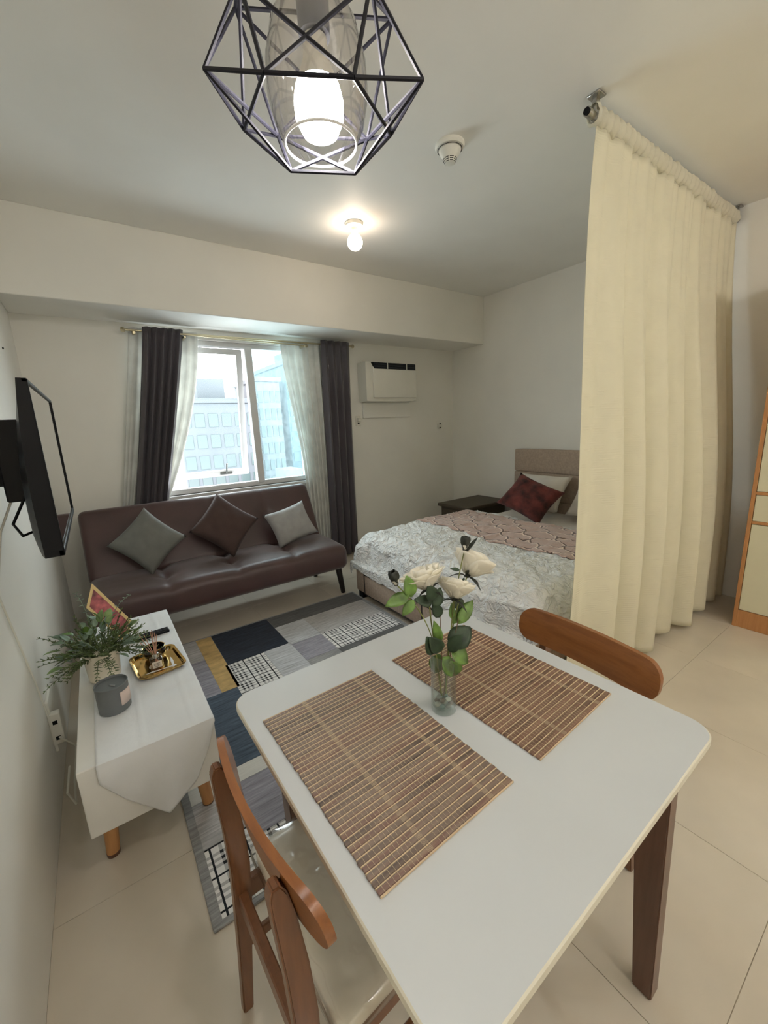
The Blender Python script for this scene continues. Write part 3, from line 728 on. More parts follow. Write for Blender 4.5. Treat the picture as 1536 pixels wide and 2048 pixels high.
def duvet_top(x, y):
    z = .565
    wx, wy = x+.05*fbm(x*5, y*5, 9), y+.05*fbm(x*5, y*5, 12)
    z += .020*fbm(x*2.3, y*2.3, 1.0)-.022*abs(noise.noise(Vector((wx*10, wy*8, 4))))-.014*abs(noise.noise(Vector((wx*26, wy*18, 7))))+.010
    return z
DX0, DX1, DY0, DY1 = 1.93, 3.22, 1.30, 2.89
def duvet(a, b):
    s_ = lerp(DX0-.42, DX1, a); t = lerp(DY0-.34, DY1+.36, b)
    def fold(v, lim, sign, drop_len, bulge):
        d = (lim-v)*sign
        if d <= 0: return v, 0
        R = .15; L = R*PI/2
        if d < L: an = d/R; return lim-sign*R*math.sin(an)*bulge, R*(1-math.cos(an))
        return lim-sign*(R*bulge+.10*(d-L)), R+(d-L)*.95
    x, dzx = fold(s_, DX0, 1, .3, 1.0)
    if t < (DY0+DY1)/2: y, dzy = fold(t, DY0, 1, .3, .8)
    else: y, dzy = fold(t, DY1, -1, .3, .8)
    z = duvet_top(s_, t) - math.sqrt(dzx**2+dzy**2) if (dzx and dzy) else duvet_top(s_, t)-dzx-dzy
    w_ = .008*fbm(s_*9, t*9, 3)+.02*(fbm(t*5, s_*1.5, 8) if dzx > .08 else 0)
    x += w_*(1 if dzx else 0)-.02*(1 if dzx > .1 else 0)*math.sin(t*9); y += .02*fbm(s_*6, 2, t)*(1 if dzy > .05 else 0)
    x = min(x, bx0-.012) if (z < .31 and s_ < DX0) else x
    if z < .31 and t < DY0: y = min(y, by0-.012)
    if z < .31 and t > DY1: y = max(y, by1+.012)
    if s_ > 3.0: z -= .02*sstep(3.0, 3.22, s_)
    return Vector((x, y, max(z, .20)))
o = MB().grid(duvet, 230, 290).build('duvet', m_duvet, None, True, solid=.006, angle=180)
tag(origin(o, (2.5, 2.1, .55)), 'crinkled white duvet spread over the bed and its foot', 'duvet')
# throw blanket with a trellis print
k = NT('pink_trellis_throw'); s = k.sep(k.coord('Object'))
u = k.math('MULTIPLY', s[0], 4.4); v = k.math('MULTIPLY', s[1], 3.6)
p1 = k.math('ADD', u, v); p2 = k.math('SUBTRACT', u, v)
def tline(a, b, off, wd):
    q = k.math('ADD', k.math('ADD', a, k.math('MULTIPLY', k.math('SINE', k.math('MULTIPLY', b, 2*PI)), .10)), off)
    f = k.math('ABSOLUTE', k.math('SUBTRACT', k.math('FRACT', q), .5)); return k.math('LESS_THAN', f, wd)
dk = k.math('MAXIMUM', tline(p1, p2, 0, .032), tline(p2, p1, 0, .032)); lt = k.math('MAXIMUM', tline(p1, p2, .07, .03), tline(p2, p1, .07, .03))
base = k.ramp(k.noise(k.coord('Object', (6, 60, 6)), 3, 4), [(.3, (188, 156, 144)), (.7, (204, 174, 160))])
k.col(k.mix(dk, k.mix(lt, base, C4((238, 216, 200))), C4((104, 76, 66)))); k.b.inputs['Roughness'].default_value = .95; k.b.inputs['Sheen Weight'].default_value = .4
k.bump(k.noise(k.coord('Object'), 120, 3), .4, .004)
def throw(a, b):
    t = lerp(DY0-.10, DY1+.17, b); s_ = lerp(2.43+.012*math.sin(t*30)+.03*fbm(t*2, 1, 1), 3.08+.05*(2.9-t)+.02*fbm(t*3, 5), a)
    d = duvet((s_-(DX0-.42))/(DX1-DX0+.42), (t-(DY0-.34))/(DY1+.36-DY0+.34))
    return d+Vector((0, .012*(1 if t > DY1 else (-1 if t < DY0 else 0)), .012+.004*fbm(s_*10, t*10, 5)))
o = MB().grid(throw, 50, 110).build('throw_blanket', k.m, None, True, solid=.008, angle=180)
tag(origin(o, (2.75, 2.1, .58)), 'dusty pink throw blanket with brown trellis lines across the bed', 'blanket')
cushion('bed_pillow', 'white bed pillow leaning on the headboard, far side by the nightstand', m_linen, (3.72, 2.52, .73), (-.80, 0, .60), 0, .62, .42, .17, .02, 5, 'white bed pillows', 'pillow')
cushion('bed_pillow', 'white bed pillow leaning on the headboard, next to the cream partition', m_linen, (3.72, 1.82, .73), (-.80, 0, .60), 0, .62, .42, .17, .02, 6, 'white bed pillows', 'pillow')
pl_ = cushion('plush_cushion', 'maroon plush cushion tilted against the white pillows, fully in view', m_maroon, (3.36, 2.36, .735), (-.66, -.22, .62), math.radians(-24), .50, .40, .17, .02, 7, 'maroon plush cushions', 'cushion')
Rp = rot_basis((-.66, -.22, .62), math.radians(-24)); em = []
for i in range(41):
    q = i/40; u = -.62+.5*q; v = .70+.035*math.sin(q*40)*(1+.6*math.sin(q*9)); zz = .085*((1-u*u)*(1-v*v))**.42+.012
    em.append(Rp @ Vector((.25*u*(1-.09*(1-v*v)*abs(u)), .2*v*(1-.09*(1-u*u)*abs(v)), zz)))
MB().tube(em, .0018, 5).build('embroidery', mat('red_thread', (140, 70, 60), .7), pl_, True, local=True)
cushion('plush_cushion', 'maroon plush cushion mostly hidden behind the cream partition curtain', m_maroon, (3.42, 1.66, .70), (-.7, .1, .62), math.radians(20), .44, .38, .16, .02, 8, 'maroon plush cushions', 'cushion')

ns = thing('nightstand', 'low dark nightstand in the far corner beside the bed', 'nightstand', (3.55, 3.45, 0))
MB().box((3.33, 3.14, .06), (3.99, 3.56, .49), .006, 2).build('body', m_ns, ns)
MB().box((3.30, 3.11, .49), (4.02, 3.60, .53), .012, 2).build('top', m_ns, ns)
dr = MB().box((3.322, 3.17, .28), (3.335, 3.53, .47), .003, 1).build('drawer', m_ns, ns); MB().box((3.31, 3.31, .365), (3.323, 3.39, .38), .003, 1).build('drawer_handle', m_chrome, dr)
for x, y in ((3.37, 3.18), (3.95, 3.18), (3.37, 3.52), (3.95, 3.52)): MB().box((x-.02, y-.02, 0), (x+.02, y+.02, .062)).build('leg', m_leg_d, ns)

# ------------------------------------------------------------------ partition curtain
RY, RZ = 1.20, 2.815
pr = thing('ceiling_curtain_rod', 'steel curtain rod hung under the ceiling for the partition curtain', 'curtain rod', (3.05, RY, RZ))
MB().tube([(2.045, RY, RZ), (4.045, RY, RZ)], .016, 14).build('rod', m_chrome, pr, True)
MB().tube([(2.03, RY, RZ), (2.06, RY, RZ)], .019, 14).build('end_ring', m_chrome, pr, True)
MB().tube([(2.024, RY, RZ), (2.031, RY, RZ)], .0145, 14).build('end_plug', m_black, pr, True)
for x in (2.10, 4.02):
    MB().box((x-.014, RY-.012, RZ+.005), (x+.014, RY+.012, ZC-.004), .003, 1).box((x-.03, RY-.03, ZC-.008), (x+.03, RY+.03, ZC), .002, 1).tube([(x-.012, RY, RZ), (x+.012, RY, RZ)], .024, 14).build('bracket', m_chrome, pr, True)
pc = thing('partition_curtain', 'cream partition curtain hanging from ceiling to floor before the bed', 'curtain', (3, RY, RZ))
def pc_y(z):   # pushed outward by the mattress edge, then falling to the floor
    t = (RZ-z)/RZ
    return RY - .11*sstep(.0, .82, t) - .075*t
def part(a, b):
    z = lerp(RZ-.03, .025+.03*abs(math.sin(a*9)), b)
    x = lerp(lerp(2.105, 1.775, b**.9), lerp(4.0, 3.93, b), a)
    A = (.014+.074*sstep(0, .75, b))*(.75+.7*noise.noise(Vector((a*5, 0, 2))))*(.35+.65*sstep(.02, .2, a))
    ph = 2*PI*(7.5*a**1.1)+2.4*noise.noise(Vector((a*3.2, b*.5, 1)))+1.2*noise.noise(Vector((a*7, b*.4, 5)))
    y = pc_y(z) - .01 + A*math.sin(ph) + .012*math.sin(2.7*ph+1)*(1-b*.5)*.5
    x += .5*A*math.cos(ph)*.6
    return Vector((x, y, z))
MB().grid(part, 240, 70).build('drape', m_part, pc, True, solid=.0015, angle=180)
def head(a, b):
    an = 2*PI*b; x = lerp(2.075, 4.0, a); w_ = 1+.22*math.sin(a*2*PI*36)+.25*noise.noise(Vector((a*46, math.cos(an)*1.2, math.sin(an)*1.2)))
    r_ = .029*w_; return Vector((x+.01*noise.noise(Vector((a*50, an, 3))), RY-.005+r_*math.cos(an), RZ+.006+r_*1.35*math.sin(an)))
MB().grid(head, 300, 14).build('gathered_heading', m_part, pc, True, angle=180)

# ------------------------------------------------------------------ wardrobe at the right
wd = thing('wardrobe', 'cream wardrobe with light wood edges at the right edge of view', 'wardrobe', (3.75, .2, 0))
fx, wy0, wy1, wz1 = 3.49, -.85, .77, 2.35
MB().box((fx+.02, wy0, .0), (XR-.004, wy0+.02, wz1)).box((fx, wy1-.022, 0), (XR-.004, wy1, wz1), .002, 1).box((fx+.02, wy0, wz1-.02), (XR-.004, wy1, wz1)).box((fx+.03, wy0+.02, .1), (XR-.004, wy1-.022, .12)).box((XR-.02, wy0, .1), (XR-.004, wy1, wz1)).build('carcass', m_wood_w, wd)
MB().box((fx+.004, wy0, 0), (fx+.024, wy1-.002, .125), .002, 1).build('plinth', m_wood_w, wd)
for z in (.742, .938): MB().box((fx+.002, wy0+.01, z), (fx+.03, wy1-.022, z+.02), .001, 1).build('rail', m_wood_w, wd)
for a, b in ((wy0+.012, -.052), (-.046, wy1-.025)):
    MB().box((fx+.003, a, .13), (fx+.022, b, .738), .002, 1).build('door', m_door, wd)
    MB().box((fx+.003, a, .762), (fx+.022, b, .936), .002, 1).build('drawer', m_door, wd)
    MB().box((fx+.003, a, .96), (fx+.022, b, wz1-.02), .002, 1).build('door', m_door, wd)

# ------------------------------------------------------------------ dining table
tb = thing('dining_table', 'white square dining table with flat brown wooden legs', 'table', (.665, .675, 0))
R0 = Matrix.Rotation(math.radians(.9), 3, 'Z'); tc = Vector((.663, .675, 0))
g = MB(); n_ = 8; pts = rr_pts(.888, .884, .055, 8)
def ring(z, inset): return [g.bm.verts.new(tc+R0 @ Vector((x*(1-inset/.44), y*(1-inset/.44), z))) for x, y in pts]
rs = [ring(.728, .004), ring(.731, .0), ring(.747, 0), ring(.75, .003)]
for i, (a, b) in enumerate(zip(rs, rs[1:])):
    for j in range(len(a)): f = g.bm.faces.new((a[j], a[(j+1) % len(a)], b[(j+1) % len(a)], b[j])); f.material_index = 1
g.bm.faces.new(rs[-1]); g.bm.faces.new(rs[0][::-1])
g.build('tabletop', [m_table, m_tedge], tb, True, angle=35)
def table_leg(sx, sy):
    b = Vector((tc.x+sx*.315, tc.y+sy*.395, 0)); t = Vector((tc.x+sx*.335, tc.y+sy*.375, .728))
    g = MB(); wb, wt, th = .046, .085, .044
    def q(c, w): return [g.bm.verts.new(c+Vector((dx*th/2, -sy*0 + dy*w/2, 0))) for dx, dy in ((-1, -1), (1, -1), (1, 1), (-1, 1))]
    a, c = q(b+Vector((0, 0, 0)), wb), q(t-Vector((0, sy*.02, 0)), wt)
    g.bm.faces.new(a[::-1]); g.bm.faces.new(c)
    for i in range(4): g.bm.faces.new((a[i], a[(i+1) % 4], c[(i+1) % 4], c[i]))
    bmesh.ops.bevel(g.bm, geom=list(g.bm.edges), offset=.003, segments=2, affect='EDGES')
    g.build('leg', m_wood_t, tb)
for sx in (-1, 1):
    for sy in (-1, 1): table_leg(sx, sy)
for sy in (-1, 1): MB().box((tc.x-.31, tc.y+sy*.33-.01, .665), (tc.x+.31, tc.y+sy*.33+.01, .7285), .002, 1).build('apron', m_wood_t, tb)
for sx in (-1, 1): MB().box((tc.x+sx*.30-.01, tc.y-.34, .665), (tc.x+sx*.30+.01, tc.y+.34, .7285), .002, 1).build('apron', m_wood_t, tb)

# placemats: slat by slat
def mat_wood(name, cols):
    k = NT(name); oi = k.n('ShaderNodeObjectInfo'); v = k.coord('Object', (9, 90, 9))
    vv = k.n('ShaderNodeVectorMath', operation='ADD'); k.l(v, vv.inputs[0]); cx = k.n('ShaderNodeCombineXYZ'); k.put(cx.inputs[0], k.math('MULTIPLY', oi.outputs['Random'], 37.0)); k.l(cx.outputs[0], vv.inputs[1])
    f = k.math('ADD', k.math('MULTIPLY', k.noise(vv.outputs[0], .8, 3), .75), k.math('MULTIPLY', oi.outputs['Random'], .35))
    k.col(k.ramp(f, cols)); k.b.inputs['Roughness'].default_value = .42; return k.m
m_slat_n = mat_wood('bamboo_slat_grey_brown', [(.24, (62, 48, 44)), (.40, (110, 94, 84)), (.56, (134, 116, 104)), (.68, (122, 92, 82)), (.82, (148, 126, 108))])
m_slat_f = mat_wood('bamboo_slat_red_brown', [(.24, (78, 56, 46)), (.42, (118, 90, 74)), (.6, (138, 106, 88)), (.8, (112, 78, 64))])
m_stick = mat('pale_bamboo_stick', (206, 182, 148), .5, var=.1, vscale=12)
m_thread = mat('tan_thread', (204, 186, 158), .8, var=.06)
def placemat(label, c, rot, w, h, m):
    p = thing('placemat', label, 'placemat', (c[0], c[1], .7502), 'bamboo placemats', rot)
    n = 36; pit = h/n; sm = MB().box((-w/2, -pit*.37, 0), (w/2, pit*.37, .0046), .0016, 2); sl = None; st = None
    for i in range(n):
        y = -h/2+(i+.5)*pit
        if sl is None:
            sl = sm.build('slat', m, p, local=True); sl.location = (0, y, 0)
            st = MB().box((-w/2, -pit*.09, .0004), (w/2, pit*.09, .0044), .0005, 1).build('stick', m_stick, p, local=True); st.location = (0, y-pit*.5, 0)
        else:
            inst(sl, 'slat', p, (random.uniform(-.0015, .0015), y, 0)); inst(st, 'stick', p, (0, y-pit*.5, 0))
    inst(st, 'stick', p, (0, h/2, 0), scale=(1, 1.4, 1)); 
    g = MB(); xs = []
    for a, b, k_ in ((.03, .16, 5), (.19, .27, 4), (.40, .52, 5), (.55, .63, 4), (.315, .345, 6), (.795, .825, 6), (.70, .71, 1), (.93, .94, 1)):
        xs += [lerp(a, b, i/max(1, k_-1)) for i in range(k_)]
    for x in xs: 
        X = -w/2+x*w; tw = .0006
        for i in range(n):
            y = -h/2+(i+.5)*pit
            g.box((X-tw/2, y-pit*.36, .0041), (X+tw/2, y+pit*.36, .0049))
    o = g.build('stitching', m_thread, p, local=True, kind='stuff'); return p
placemat('greyish brown bamboo slat placemat on the near side of the white table', (.432, .699), math.radians(1.4), .347, .517, m_slat_n)
placemat('reddish brown bamboo slat placemat beyond the vase on the white table', (.864, .712), math.radians(2.6), .345, .522, m_slat_f)

# ------------------------------------------------------------------ vase with flowers
VX, VY = .655, .70
V0 = Vector((VX, VY, .7502))
vs_ = thing('glass_vase', 'clear glass cylinder vase between the two placemats', 'vase', V0)
MB().lathe([(0, 0), (.030, 0), (.033, .003), (.033, .163), (.0318, .165), (.0303, .163), (.0303, .016), (.027, .012), (0, .012)], V0, 36).build('glass', m_vase, vs_, True)
rr = random.Random(5); peb = [mat('pebble_%s' % n, c, .3) for n, c in (('teal', (120, 142, 136)), ('grey', (150, 152, 144)), ('brown', (120, 104, 88)), ('white', (196, 198, 188)))]
pcol = ['teal', 'grey', 'brown', 'white']; pk = 0
for i, (a, r_, z) in enumerate([(k*2*PI/7+.2, .0185, .0195) for k in range(7)]+[(0, 0, .0195)]+[(k*2*PI/4+.5, .012, .032) for k in range(4)]):
    c = V0+Vector((r_*math.cos(a), r_*math.sin(a), z)); g = MB(); q = bmesh.ops.create_icosphere(g.bm, subdivisions=2, radius=.0074)
    for v in q['verts']: v.co = Vector((v.co.x*1.12, v.co.y, v.co.z*.8))*(1+.18*noise.noise(v.co*160+Vector((i*3, 0, 0))))+c
    o = g.build('pebble', peb[i % 4], None, True)
    tag(origin(o, c), 'small smooth pebble at the bottom of the glass vase', 'pebble', 'pebbles in the vase')
def stem(pts, r=.0016, m=None, parent=None): return MB().tube(pts, r, 6).build('stem', m or m_stem, parent, True)
def curve(a, b, bow, n=8):
    a, b = Vector(a), Vector(b); d = Vector((b.x-VX, b.y-VY, 0)); d = d.normalized()*min(.022, d.length*.5) if d.length > 1e-4 else d
    P = Vector((VX, VY, V0.z+.16))+d; c_ = P+Vector((d.x*.8, d.y*.8, (b.z-P.z)*.55))
    if b.z < P.z: return [a.lerp(b, i/n) for i in range(n+1)]
    return [a.lerp(P, i/4) for i in range(4)]+[(1-t)**2*P+2*t*(1-t)*c_+t*t*b for t in [i/n for i in range(n+1)]]
def curve_old(a, b, bow, n=8):
    a, b, bow = Vector(a), Vector(b), Vector(bow); return [a.lerp(b, i/n)+bow*math.sin(PI*i/n) for i in range(n+1)]
def petal(p, d, side, w, h, curl, m, parent):
    """cupped petal: base at p, rising along d, facing outwards along side"""
    d, side = Vector(d).normalized(), Vector(side).normalized(); t = d.cross(side)
    def fn(a, b):
        u = a; v = (b-.5)*2; ww = w*(math.sin(PI*(.10+.66*u))**.75)*(1-.25*max(0, u-.8)/.2*abs(v)**2*0)
        return Vector(p)+d*(h*(u-.12*curl*u**3))+t*(v*ww/2)+side*(h*.34*math.sin(PI*.55*u)*(1-.75*v*v)+curl*h*.34*u**3-.002*math.sin(5*v+u*6))
    return MB().grid(fn, 7, 8).build('petal', m, parent, True, solid=.0007, angle=180)
def rose(label, base, path_bow, head, d, size, grp, open_=1.0):
    head = Vector(head); base = Vector(base); t = thing('rose', label, 'flower', base, grp); d = Vector(d).normalized()
    stem(curve(base, head, path_bow), .0018, m_stem, t)
    x = d.orthogonal().normalized(); y = d.cross(x)
    for rad, nn_, h, w_, cu in ((.10, 3, .95, .8, -.5), (.22, 4, 1.0, 1.0, -.1), (.34, 5, .98, 1.15, .35*open_), (.44, 5, .86, 1.2, .75*open_)):
        for i in range(nn_):
            a = 2*PI*i/nn_+rad*9; s_ = x*math.cos(a)+y*math.sin(a)
            dd = (d+s_*(.25+rad*1.25*open_)).normalized(); petal(head+d*.006+s_*size*rad*.22, dd, s_, size*w_, size*h, cu, m_petal, t)
    MB().lathe([(0, -.004), (.004, -.003), (.0075, .004), (.006, .009), (0, .010)], head, 12, d.to_track_quat('Z', 'Y').to_matrix()).build('calyx', m_calyx, t, True)
    for i in range(5):
        a = 2*PI*i/5+.4; s_ = x*math.cos(a)+y*math.sin(a)
        g = orient(leaf_mesh(size*.62, .010, .1, .5+.3*(i % 2)), head+s_*.005, s_*.95+d*(.55-.5*(i % 2))); g.build('sepal', m_calyx, t, True, solid=.0007)
    return t
def on_y(x, z, dy=0): return Vector((x, VY+dy, z))
vb = V0+Vector((0, 0, .045))
GR = 'cream roses in the vase'
r1 = rose('cream rose at the left of the bunch, turned away', vb+Vector((-.006, .004, 0)), (-.01, 0, 0), (.617, .71, 1.094), (-.12, .30, .88), .056, GR)
r2 = rose('cream rose at the right of the bunch, tilted right', vb+Vector((.008, .006, 0)), (.012, 0, 0), (.748, .705, 1.098), (.60, .05, .66), .060, GR, .8)
r3 = rose('cream rose low in the middle of the bunch', vb+Vector((.004, -.004, 0)), (-.01, 0, 0), (.692, .70, 1.050), (.38, .12, .85), .052, GR, .9)
def bud(label, base, bow, head, d):
    head = Vector(head); t = thing('rose_bud', label, 'flower', base, 'rose buds in the vase'); d = Vector(d).normalized(); stem(curve(base, head, bow), .0014, m_stem, t)
    x = d.orthogonal().normalized(); y = d.cross(x); Q = d.to_track_quat('Z', 'Y').to_matrix()
    MB().lathe([(0, 0), (.006, .003), (.009, .012), (.007, .024), (.003, .03), (0, .031)], head, 12, Q).build('bud_core', m_petal, t, True)
    for i in range(4):
        a = 2*PI*i/4; s_ = x*math.cos(a)+y*math.sin(a); petal(head-d*.001+s_*.001, d-s_*.02, s_, .018, .036, -.25, m_calyx, t)
    return t
b1 = bud('dark rose bud standing highest in the vase', vb+Vector((.002, .002, 0)), (.012, 0, 0), (.738, .705, 1.172), (.15, 0, 1))
b2 = bud('dark rose bud leaning out to the left', vb+Vector((-.008, -.002, 0)), (-.02, 0, .03), (.521, .71, 1.135), (-.25, 0, .95))
def greens(label, tips):
    t = thing('greenery_stem', label, 'plant', V0+Vector((0, 0, .045)))
    for i, p in enumerate(tips): MB().tube(curve(V0+Vector((.008*math.cos(i*2), .008*math.sin(i*2), .045)), p, 0), .0012, 6).build('stem', m_stem2, t, True)
    return t
def leaves(parent, specs):
    for p, d, L, Wd, m, rl in specs:
        d = Vector(d).normalized(); n_ = Vector((-.55, -.65, .55)); n_ = (n_-d*n_.dot(d)).normalized(); y_ = n_.cross(d)
        Rm = Matrix((d, y_, n_)).transposed() @ Matrix.Rotation((rl-.8)*.9, 3, 'X'); g = leaf_mesh(L, Wd, .12, .12)
        for v in g.bm.verts: v.co = Rm @ v.co+Vector(p)
        g.build('leaf', m, parent, True, solid=.0007)
leaves(b2, [((.548, .70, 1.106), (-.9, .1, -.15), .062, .032, m_leaf, .9), ((.556, .70, 1.098), (-.1, .1, .95), .052, .034, m_leaf, 1.2), ((.563, .70, 1.088), (-.75, -.1, -.5), .045, .026, m_leaf, .6), ((.620, .70, 1.065), (-.75, 0, .35), .055, .030, m_leafd, .9)])
leaves(r1, [((.628, .70, 1.05), (.4, 0, .8), .05, .032, m_leafd, 1.3), ((.620, .69, 1.075), (-.35, 0, .8), .045, .034, m_leafd, 1.0), ((.632, .70, .925), (-.55, -.2, .8), .07, .045, m_leafd, .8), ((.640, .695, .95), (-.3, -.1, .9), .07, .025, m_leaf, 1.0)])
leaves(r3, [((.690, .70, .985), (.75, .0, .55), .075, .030, m_leaf, .8), ((.685, .70, 1.00), (.2, .1, .9), .04, .018, m_leaf, 1.2), ((.668, .69, .935), (.8, -.2, .45), .075, .06, m_leafd, .9), ((.665, .69, .92), (.3, -.4, .75), .06, .035, m_leafd, .5)])
leaves(r2, [((.672, .69, .925), (.5, -.5, -.55), .06, .055, m_leaf, .2), ((.640, .685, .915), (.25, -.4, -.85), .055, .045, m_leaf, .1), ((.715, .70, 1.075), (.2, -.1, .5), .03, .016, m_leafd, .8), ((.705, .71, 1.02), (.8, .3, .1), .06, .03, m_leafd, .7)])
gr = greens('spray of green leaves on thin brown stems around the vase rim', [(.700, .69, 1.0), (.655, .71, 1.02), (.72, .72, .99)])
leaves(gr, [((.672, .69, .93), (.75, 0, .7), .062, .045, m_leafd, .9), ((.640, .69, .93), (-.6, -.1, .75), .065, .038, m_leafd, .7), ((.700, .69, .985), (.7, 0, .6), .075, .032, m_leaf, 1.0),
            ((.655, .71, 1.01), (-.4, 0, .9), .05, .03, m_leafd, 1.0), ((.72, .72, .985), (.95, 0, -.1), .06, .028, m_leafd, 1.1), ((.655, .672, .905), (.3, .1, -.95), .065, .05, m_leaf, .8), ((.66, .72, .90), (-.2, .1, -.95), .06, .045, m_leaf, .8)])
leaves(b1, [((.715, .70, 1.125), (-.85, 0, .35), .032, .010, m_leafd, .8), ((.738, .70, 1.168), (.7, 0, .55), .055, .010, m_calyx, .5), ((.712, .70, 1.10), (-.9, .1, -.05), .02, .012, m_leafd, .8)])

# ------------------------------------------------------------------ dining chairs
def make_chair(label, loc, rotz):
    c = thing('dining_chair', label, 'chair', loc, 'dining chairs', rotz)
    L = dict(local=True)
    # curved backrest plank
    g = MB(); W_, Hh, th = .492, .118, .016; out = rr_pts(W_, Hh, .05, 8)
    def bend(y, z, t): return Vector((-.225-.030*(1-(y/.25)**2)+.002-.18*(z)+t, y, .742+z))
    def subdiv(o):
        res = []
        for (a, b), (a2, b2) in zip(o, o[1:]+o[:1]):
            n2 = max(1, int(abs(a2-a)/.03)); res += [(lerp(a, a2, i/n2), lerp(b, b2, i/n2)) for i in range(n2)]
        return res
    # grid over width so that it bends smoothly
    def half(y):
        e = abs(y)-(W_/2-.05); return Hh/2 if e <= 0 else Hh/2-.05+math.sqrt(max(0, .05**2-e**2))
    for t in (-th/2, th/2): g.grid(lambda a, b: bend(lerp(-W_/2, W_/2, .5-.5*math.cos(PI*a)), half(lerp(-W_/2, W_/2, .5-.5*math.cos(PI*a)))*(2*b-1), t), 28, 4)
    bmesh.ops.remove_doubles(g.bm, verts=g.bm.verts, dist=1e-6)
    es = [e for e in g.bm.edges if e.is_boundary]; bmesh.ops.bridge_loops(g.bm, edges=es)
    g.build('backrest', m_wood_o, c, True, angle=50, **L)
    for sy in (-1, 1):
        y = sy*.19
        prof = [(.0, -.276, .026), (.2, -.264, .032), (.36, -.254, .042), (.48, -.250, .045), (.60, -.254, .043), (.70, -.262, .039), (.765, -.269, .031), (.785, -.271, .014)]
        g = MB(); rg = []
        for z, x, wd_ in prof:
            yy = sy*lerp(.192, .152, z/.79); rg.append([g.bm.verts.new((x+dx*wd_/2, yy+dy*.013, z)) for dx, dy in ((-1, -1), (1, -1), (1, 1), (-1, 1))])
        for a, b in zip(rg, rg[1:]):
            for i in range(4): g.bm.faces.new((a[i], a[(i+1) % 4], b[(i+1) % 4], b[i]))
        g.bm.faces.new(rg[0][::-1]); g.bm.faces.new(rg[-1])
        bmesh.ops.bevel(g.bm, geom=[e for e in g.bm.edges], offset=.003, segments=2, affect='EDGES')
        g.build('rear_leg', m_wood_l, c, True, angle=35, **L)
        g = MB(); rg = []
        for z, x, wd_ in ((0, .215, .024), (.40, .205, .042)): rg.append([g.bm.verts.new((x+dx*wd_/2, sy*.2+dy*.014, z)) for dx, dy in ((-1, -1), (1, -1), (1, 1), (-1, 1))])
        for i in range(4): g.bm.faces.new((rg[0][i], rg[0][(i+1) % 4], rg[1][(i+1) % 4], rg[1][i]))
        g.bm.faces.new(rg[0][::-1]); g.bm.faces.new(rg[1]); bmesh.ops.bevel(g.bm, geom=list(g.bm.edges), offset=.003, segments=2, affect='EDGES')
        g.build('front_leg', m_wood_t, c, True, angle=35, **L)
        MB().box((-.25, y-.016, .35), (.20, y+.004, .405), .003, 1).build('side_rail', m_wood_l, c, **L)
        MB().box((-.262, y-.013, .20), (.205, y+.002, .232), .003, 1).build('stretcher', m_wood_l, c, **L)
    MB().box((-.264, -.165, .352), (-.242, .165, .402), .003, 1).build('rear_rail', m_wood_l, c, **L)
    MB().box((.192, -.19, .352), (.212, .19, .402), .003, 1).build('front_rail', m_wood_l, c, **L)
    MB().rbox((-.205, -.215, .406), (.235, .215, .452), .02, (14, 14, 4), lambda u, p: Vector((0, 0, .008*(1-u.x**2)*(1-u.y**2) if u.z > .5 else 0))).build('seat', m_vinyl, c, True, angle=180, **L)
    def wrapf(u, p): return Vector((.004*u.x, .004*u.y, (.010*(1-u.x**2)*(1-u.y**2)+.009*abs(fbm(p.x*9, p.y*9, 3))+.006*abs(fbm(p.x*22+p.y*9, p.y*22, 6)) if u.z > .5 else 0)))
    MB().rbox((-.209, -.219, .4045), (.239, .219, .4545), .02, (40, 40, 5), wrapf).build('plastic_wrap', m_wrap, c, True, angle=180, **L)
    return c
make_chair('wooden dining chair nearest the camera, left of the white table', (.390, .706, 0), math.radians(3))
make_chair('wooden dining chair beyond the table, back turned to the bed', (.992, .655, 0), PI+math.radians(-4))

# ------------------------------------------------------------------ ceiling fittings
def bulb_lamp(label, p, m, group='bare ceiling bulbs'):
    b = thing('ceiling_bulb_lamp', label, 'lamp', p, group); x, y, z = p
    MB().lathe([(0, 0), (.062, 0), (.064, -.006), (.06, -.022), (.03, -.03), (0, -.03)], p, 28).build('base', m_plastic, b, True)
    MB().lathe([(.022, -.028), (.024, -.05), (.02, -.066), (0, -.066)], p, 20).build('socket', m_plastic, b, True)
    MB().lathe([(0, -.066), (.02, -.067), (.026, -.075), (.042, -.088), (.052, -.108), (.055, -.124), (.052, -.142), (.042, -.16), (.026, -.172), (.012, -.177), (0, -.178)], p, 24).build('bulb', m, b, True)
    return b
bulb_lamp('lit warm bulb in a round base on the ceiling above the sofa', (1.775, 2.765, ZC), emit('warm_bulb_light', (255, 232, 208), 14))
mk = emit('unseen_fill_light', (255, 250, 244), 84)  # for three unseen bulbs added behind the camera to brighten the room
bulb_lamp('unseen ceiling bulb added as fill light over the kitchen side, nearest the wardrobe', (2.9, -1.0, ZC), mk)
bulb_lamp('unseen ceiling bulb added as fill light over the kitchen side, nearest the left wall', (.8, -1.5, ZC), mk)
bulb_lamp('unseen ceiling bulb added as fill light over the kitchen side, nearest the rear wall', (2.0, -1.9, ZC), mk)
sd = thing('smoke_detector', 'white round smoke detector on the ceiling beside the pendant', 'smoke detector', (1.765, 1.79, ZC)); p = sd.location
MB().lathe([(0, 0), (.075, 0), (.077, -.012), (.07, -.022), (.055, -.026), (0, -.026)], p, 32).build('base', m_plastic, sd, True)
MB().lathe([(.055, -.024), (.058, -.03), (.052, -.045), (.04, -.058), (.036, -.066), (.026, -.086), (.014, -.09), (0, -.09)], p, 32).build('head', m_plastic, sd, True)
MB().lathe([(.0625, -.0255), (.0645, -.0268), (.0625, -.028), (.0605, -.0268), (.0625, -.0255)], p, 32).build('groove_ring', m_blackmetal, sd, True)
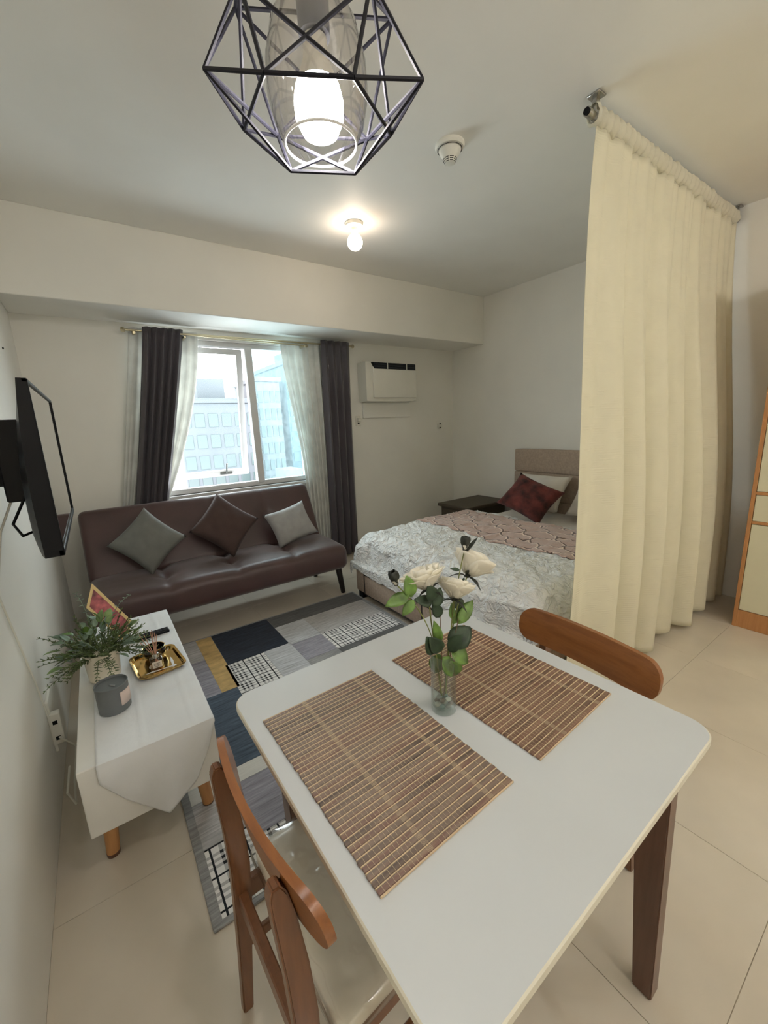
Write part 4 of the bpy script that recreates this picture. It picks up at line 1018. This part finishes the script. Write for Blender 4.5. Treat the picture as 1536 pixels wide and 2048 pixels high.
for r_, z in ((.0345, -.0695), (.0305, -.0765), (.0265, -.0835)):
    for k_ in range(8):
        a0 = 2*PI*k_/8; MB().tube([p+Vector((r_*math.cos(a0+t), r_*math.sin(a0+t), z)) for t in (0, .15, .3, .45, .6)], .0019, 5).build('vent_slot', m_black, sd)

# ------------------------------------------------------------------ pendant lamp with wire cage
pd = thing('pendant_lamp', 'black wire cage pendant with glass shade and lit bulb above the table', 'lamp', (.332, .592, ZC))
Vx = dict(A=(.193, .635, 1.951), B=(.23, .533, 1.9), C=(.313, .472, 1.89), D=(.417, .471, 1.925), E=(.265, .708, 1.944), F=(.315, .698, 1.946), G=(.303, .635, 1.867), H=(.379, .581, 1.86),
          I=(.428, .616, 1.935), J=(.445, .577, 1.927), P=(.237, .602, 2.038), Q=(.369, .508, 2.03), R=(.26, .683, 2.075), T=(.444, .564, 2.06), N=(.332, .592, 2.13))
for e in 'AB BC CD AE DJ EF FI IJ FG GH HI EG JH AF DI BE CJ AP DQ PB QC PC QB EP JQ FR IT RI TF DT AR RT PQ AG DH FH GI PN QN RN TN PR QT'.split():
    a, b = Vector(Vx[e[0]]), Vector(Vx[e[1]])
    MB().tube([a, b], .0027, 6).build('cage_bar', m_blackmetal, pd)
AX = Vector((.332, .592, 0))
MB().tube([AX+Vector((0, 0, ZC)), AX+Vector((0, 0, 2.06))], .0035, 8).build('cord', m_black, pd, True)
MB().lathe([(0, 0), (.05, 0), (.052, -.01), (.045, -.024), (0, -.026)], AX+Vector((0, 0, ZC)), 24).build('canopy', m_black, pd, True)
MB().lathe([(0, 2.155), (.008, 2.15), (.02, 2.12), (.022, 2.06), (.021, 2.012), (0, 2.01)], AX, 20).build('socket', mat('socket_grey', (96, 98, 106), .4, .3), pd, True)
MB().lathe([(.02, 2.062), (.04, 2.05), (.058, 2.02), (.068, 1.98), (.069, 1.945), (.062, 1.912), (.05, 1.888), (.049, 1.888), (.061, 1.912), (.068, 1.945), (.067, 1.98), (.057, 2.02), (.039, 2.049), (.019, 2.061)], AX, 36).build('glass_shade', m_shade, pd, True)
MB().lathe([(.0485, 1.8885), (.0505, 1.8895), (.0515, 1.8875), (.05, 1.8855), (.0485, 1.8865), (.0485, 1.8885)], AX, 40).build('shade_rim', mat('painted_rim_glint', (236, 236, 236), .3), pd, True)  # glass edge coloured white for the bulb light it catches
MB().lathe([(0, 2.012), (.016, 2.01), (.018, 1.985), (.026, 1.965), (.030, 1.955)], AX, 24).build('bulb_neck', m_plastic, pd, True)
MB().lathe([(.030, 1.955), (.034, 1.938), (.033, 1.918), (.024, 1.9), (.01, 1.892), (0, 1.891)], AX, 24).build('bulb', emit('pendant_bulb_light', (255, 250, 246), 110), pd, True)
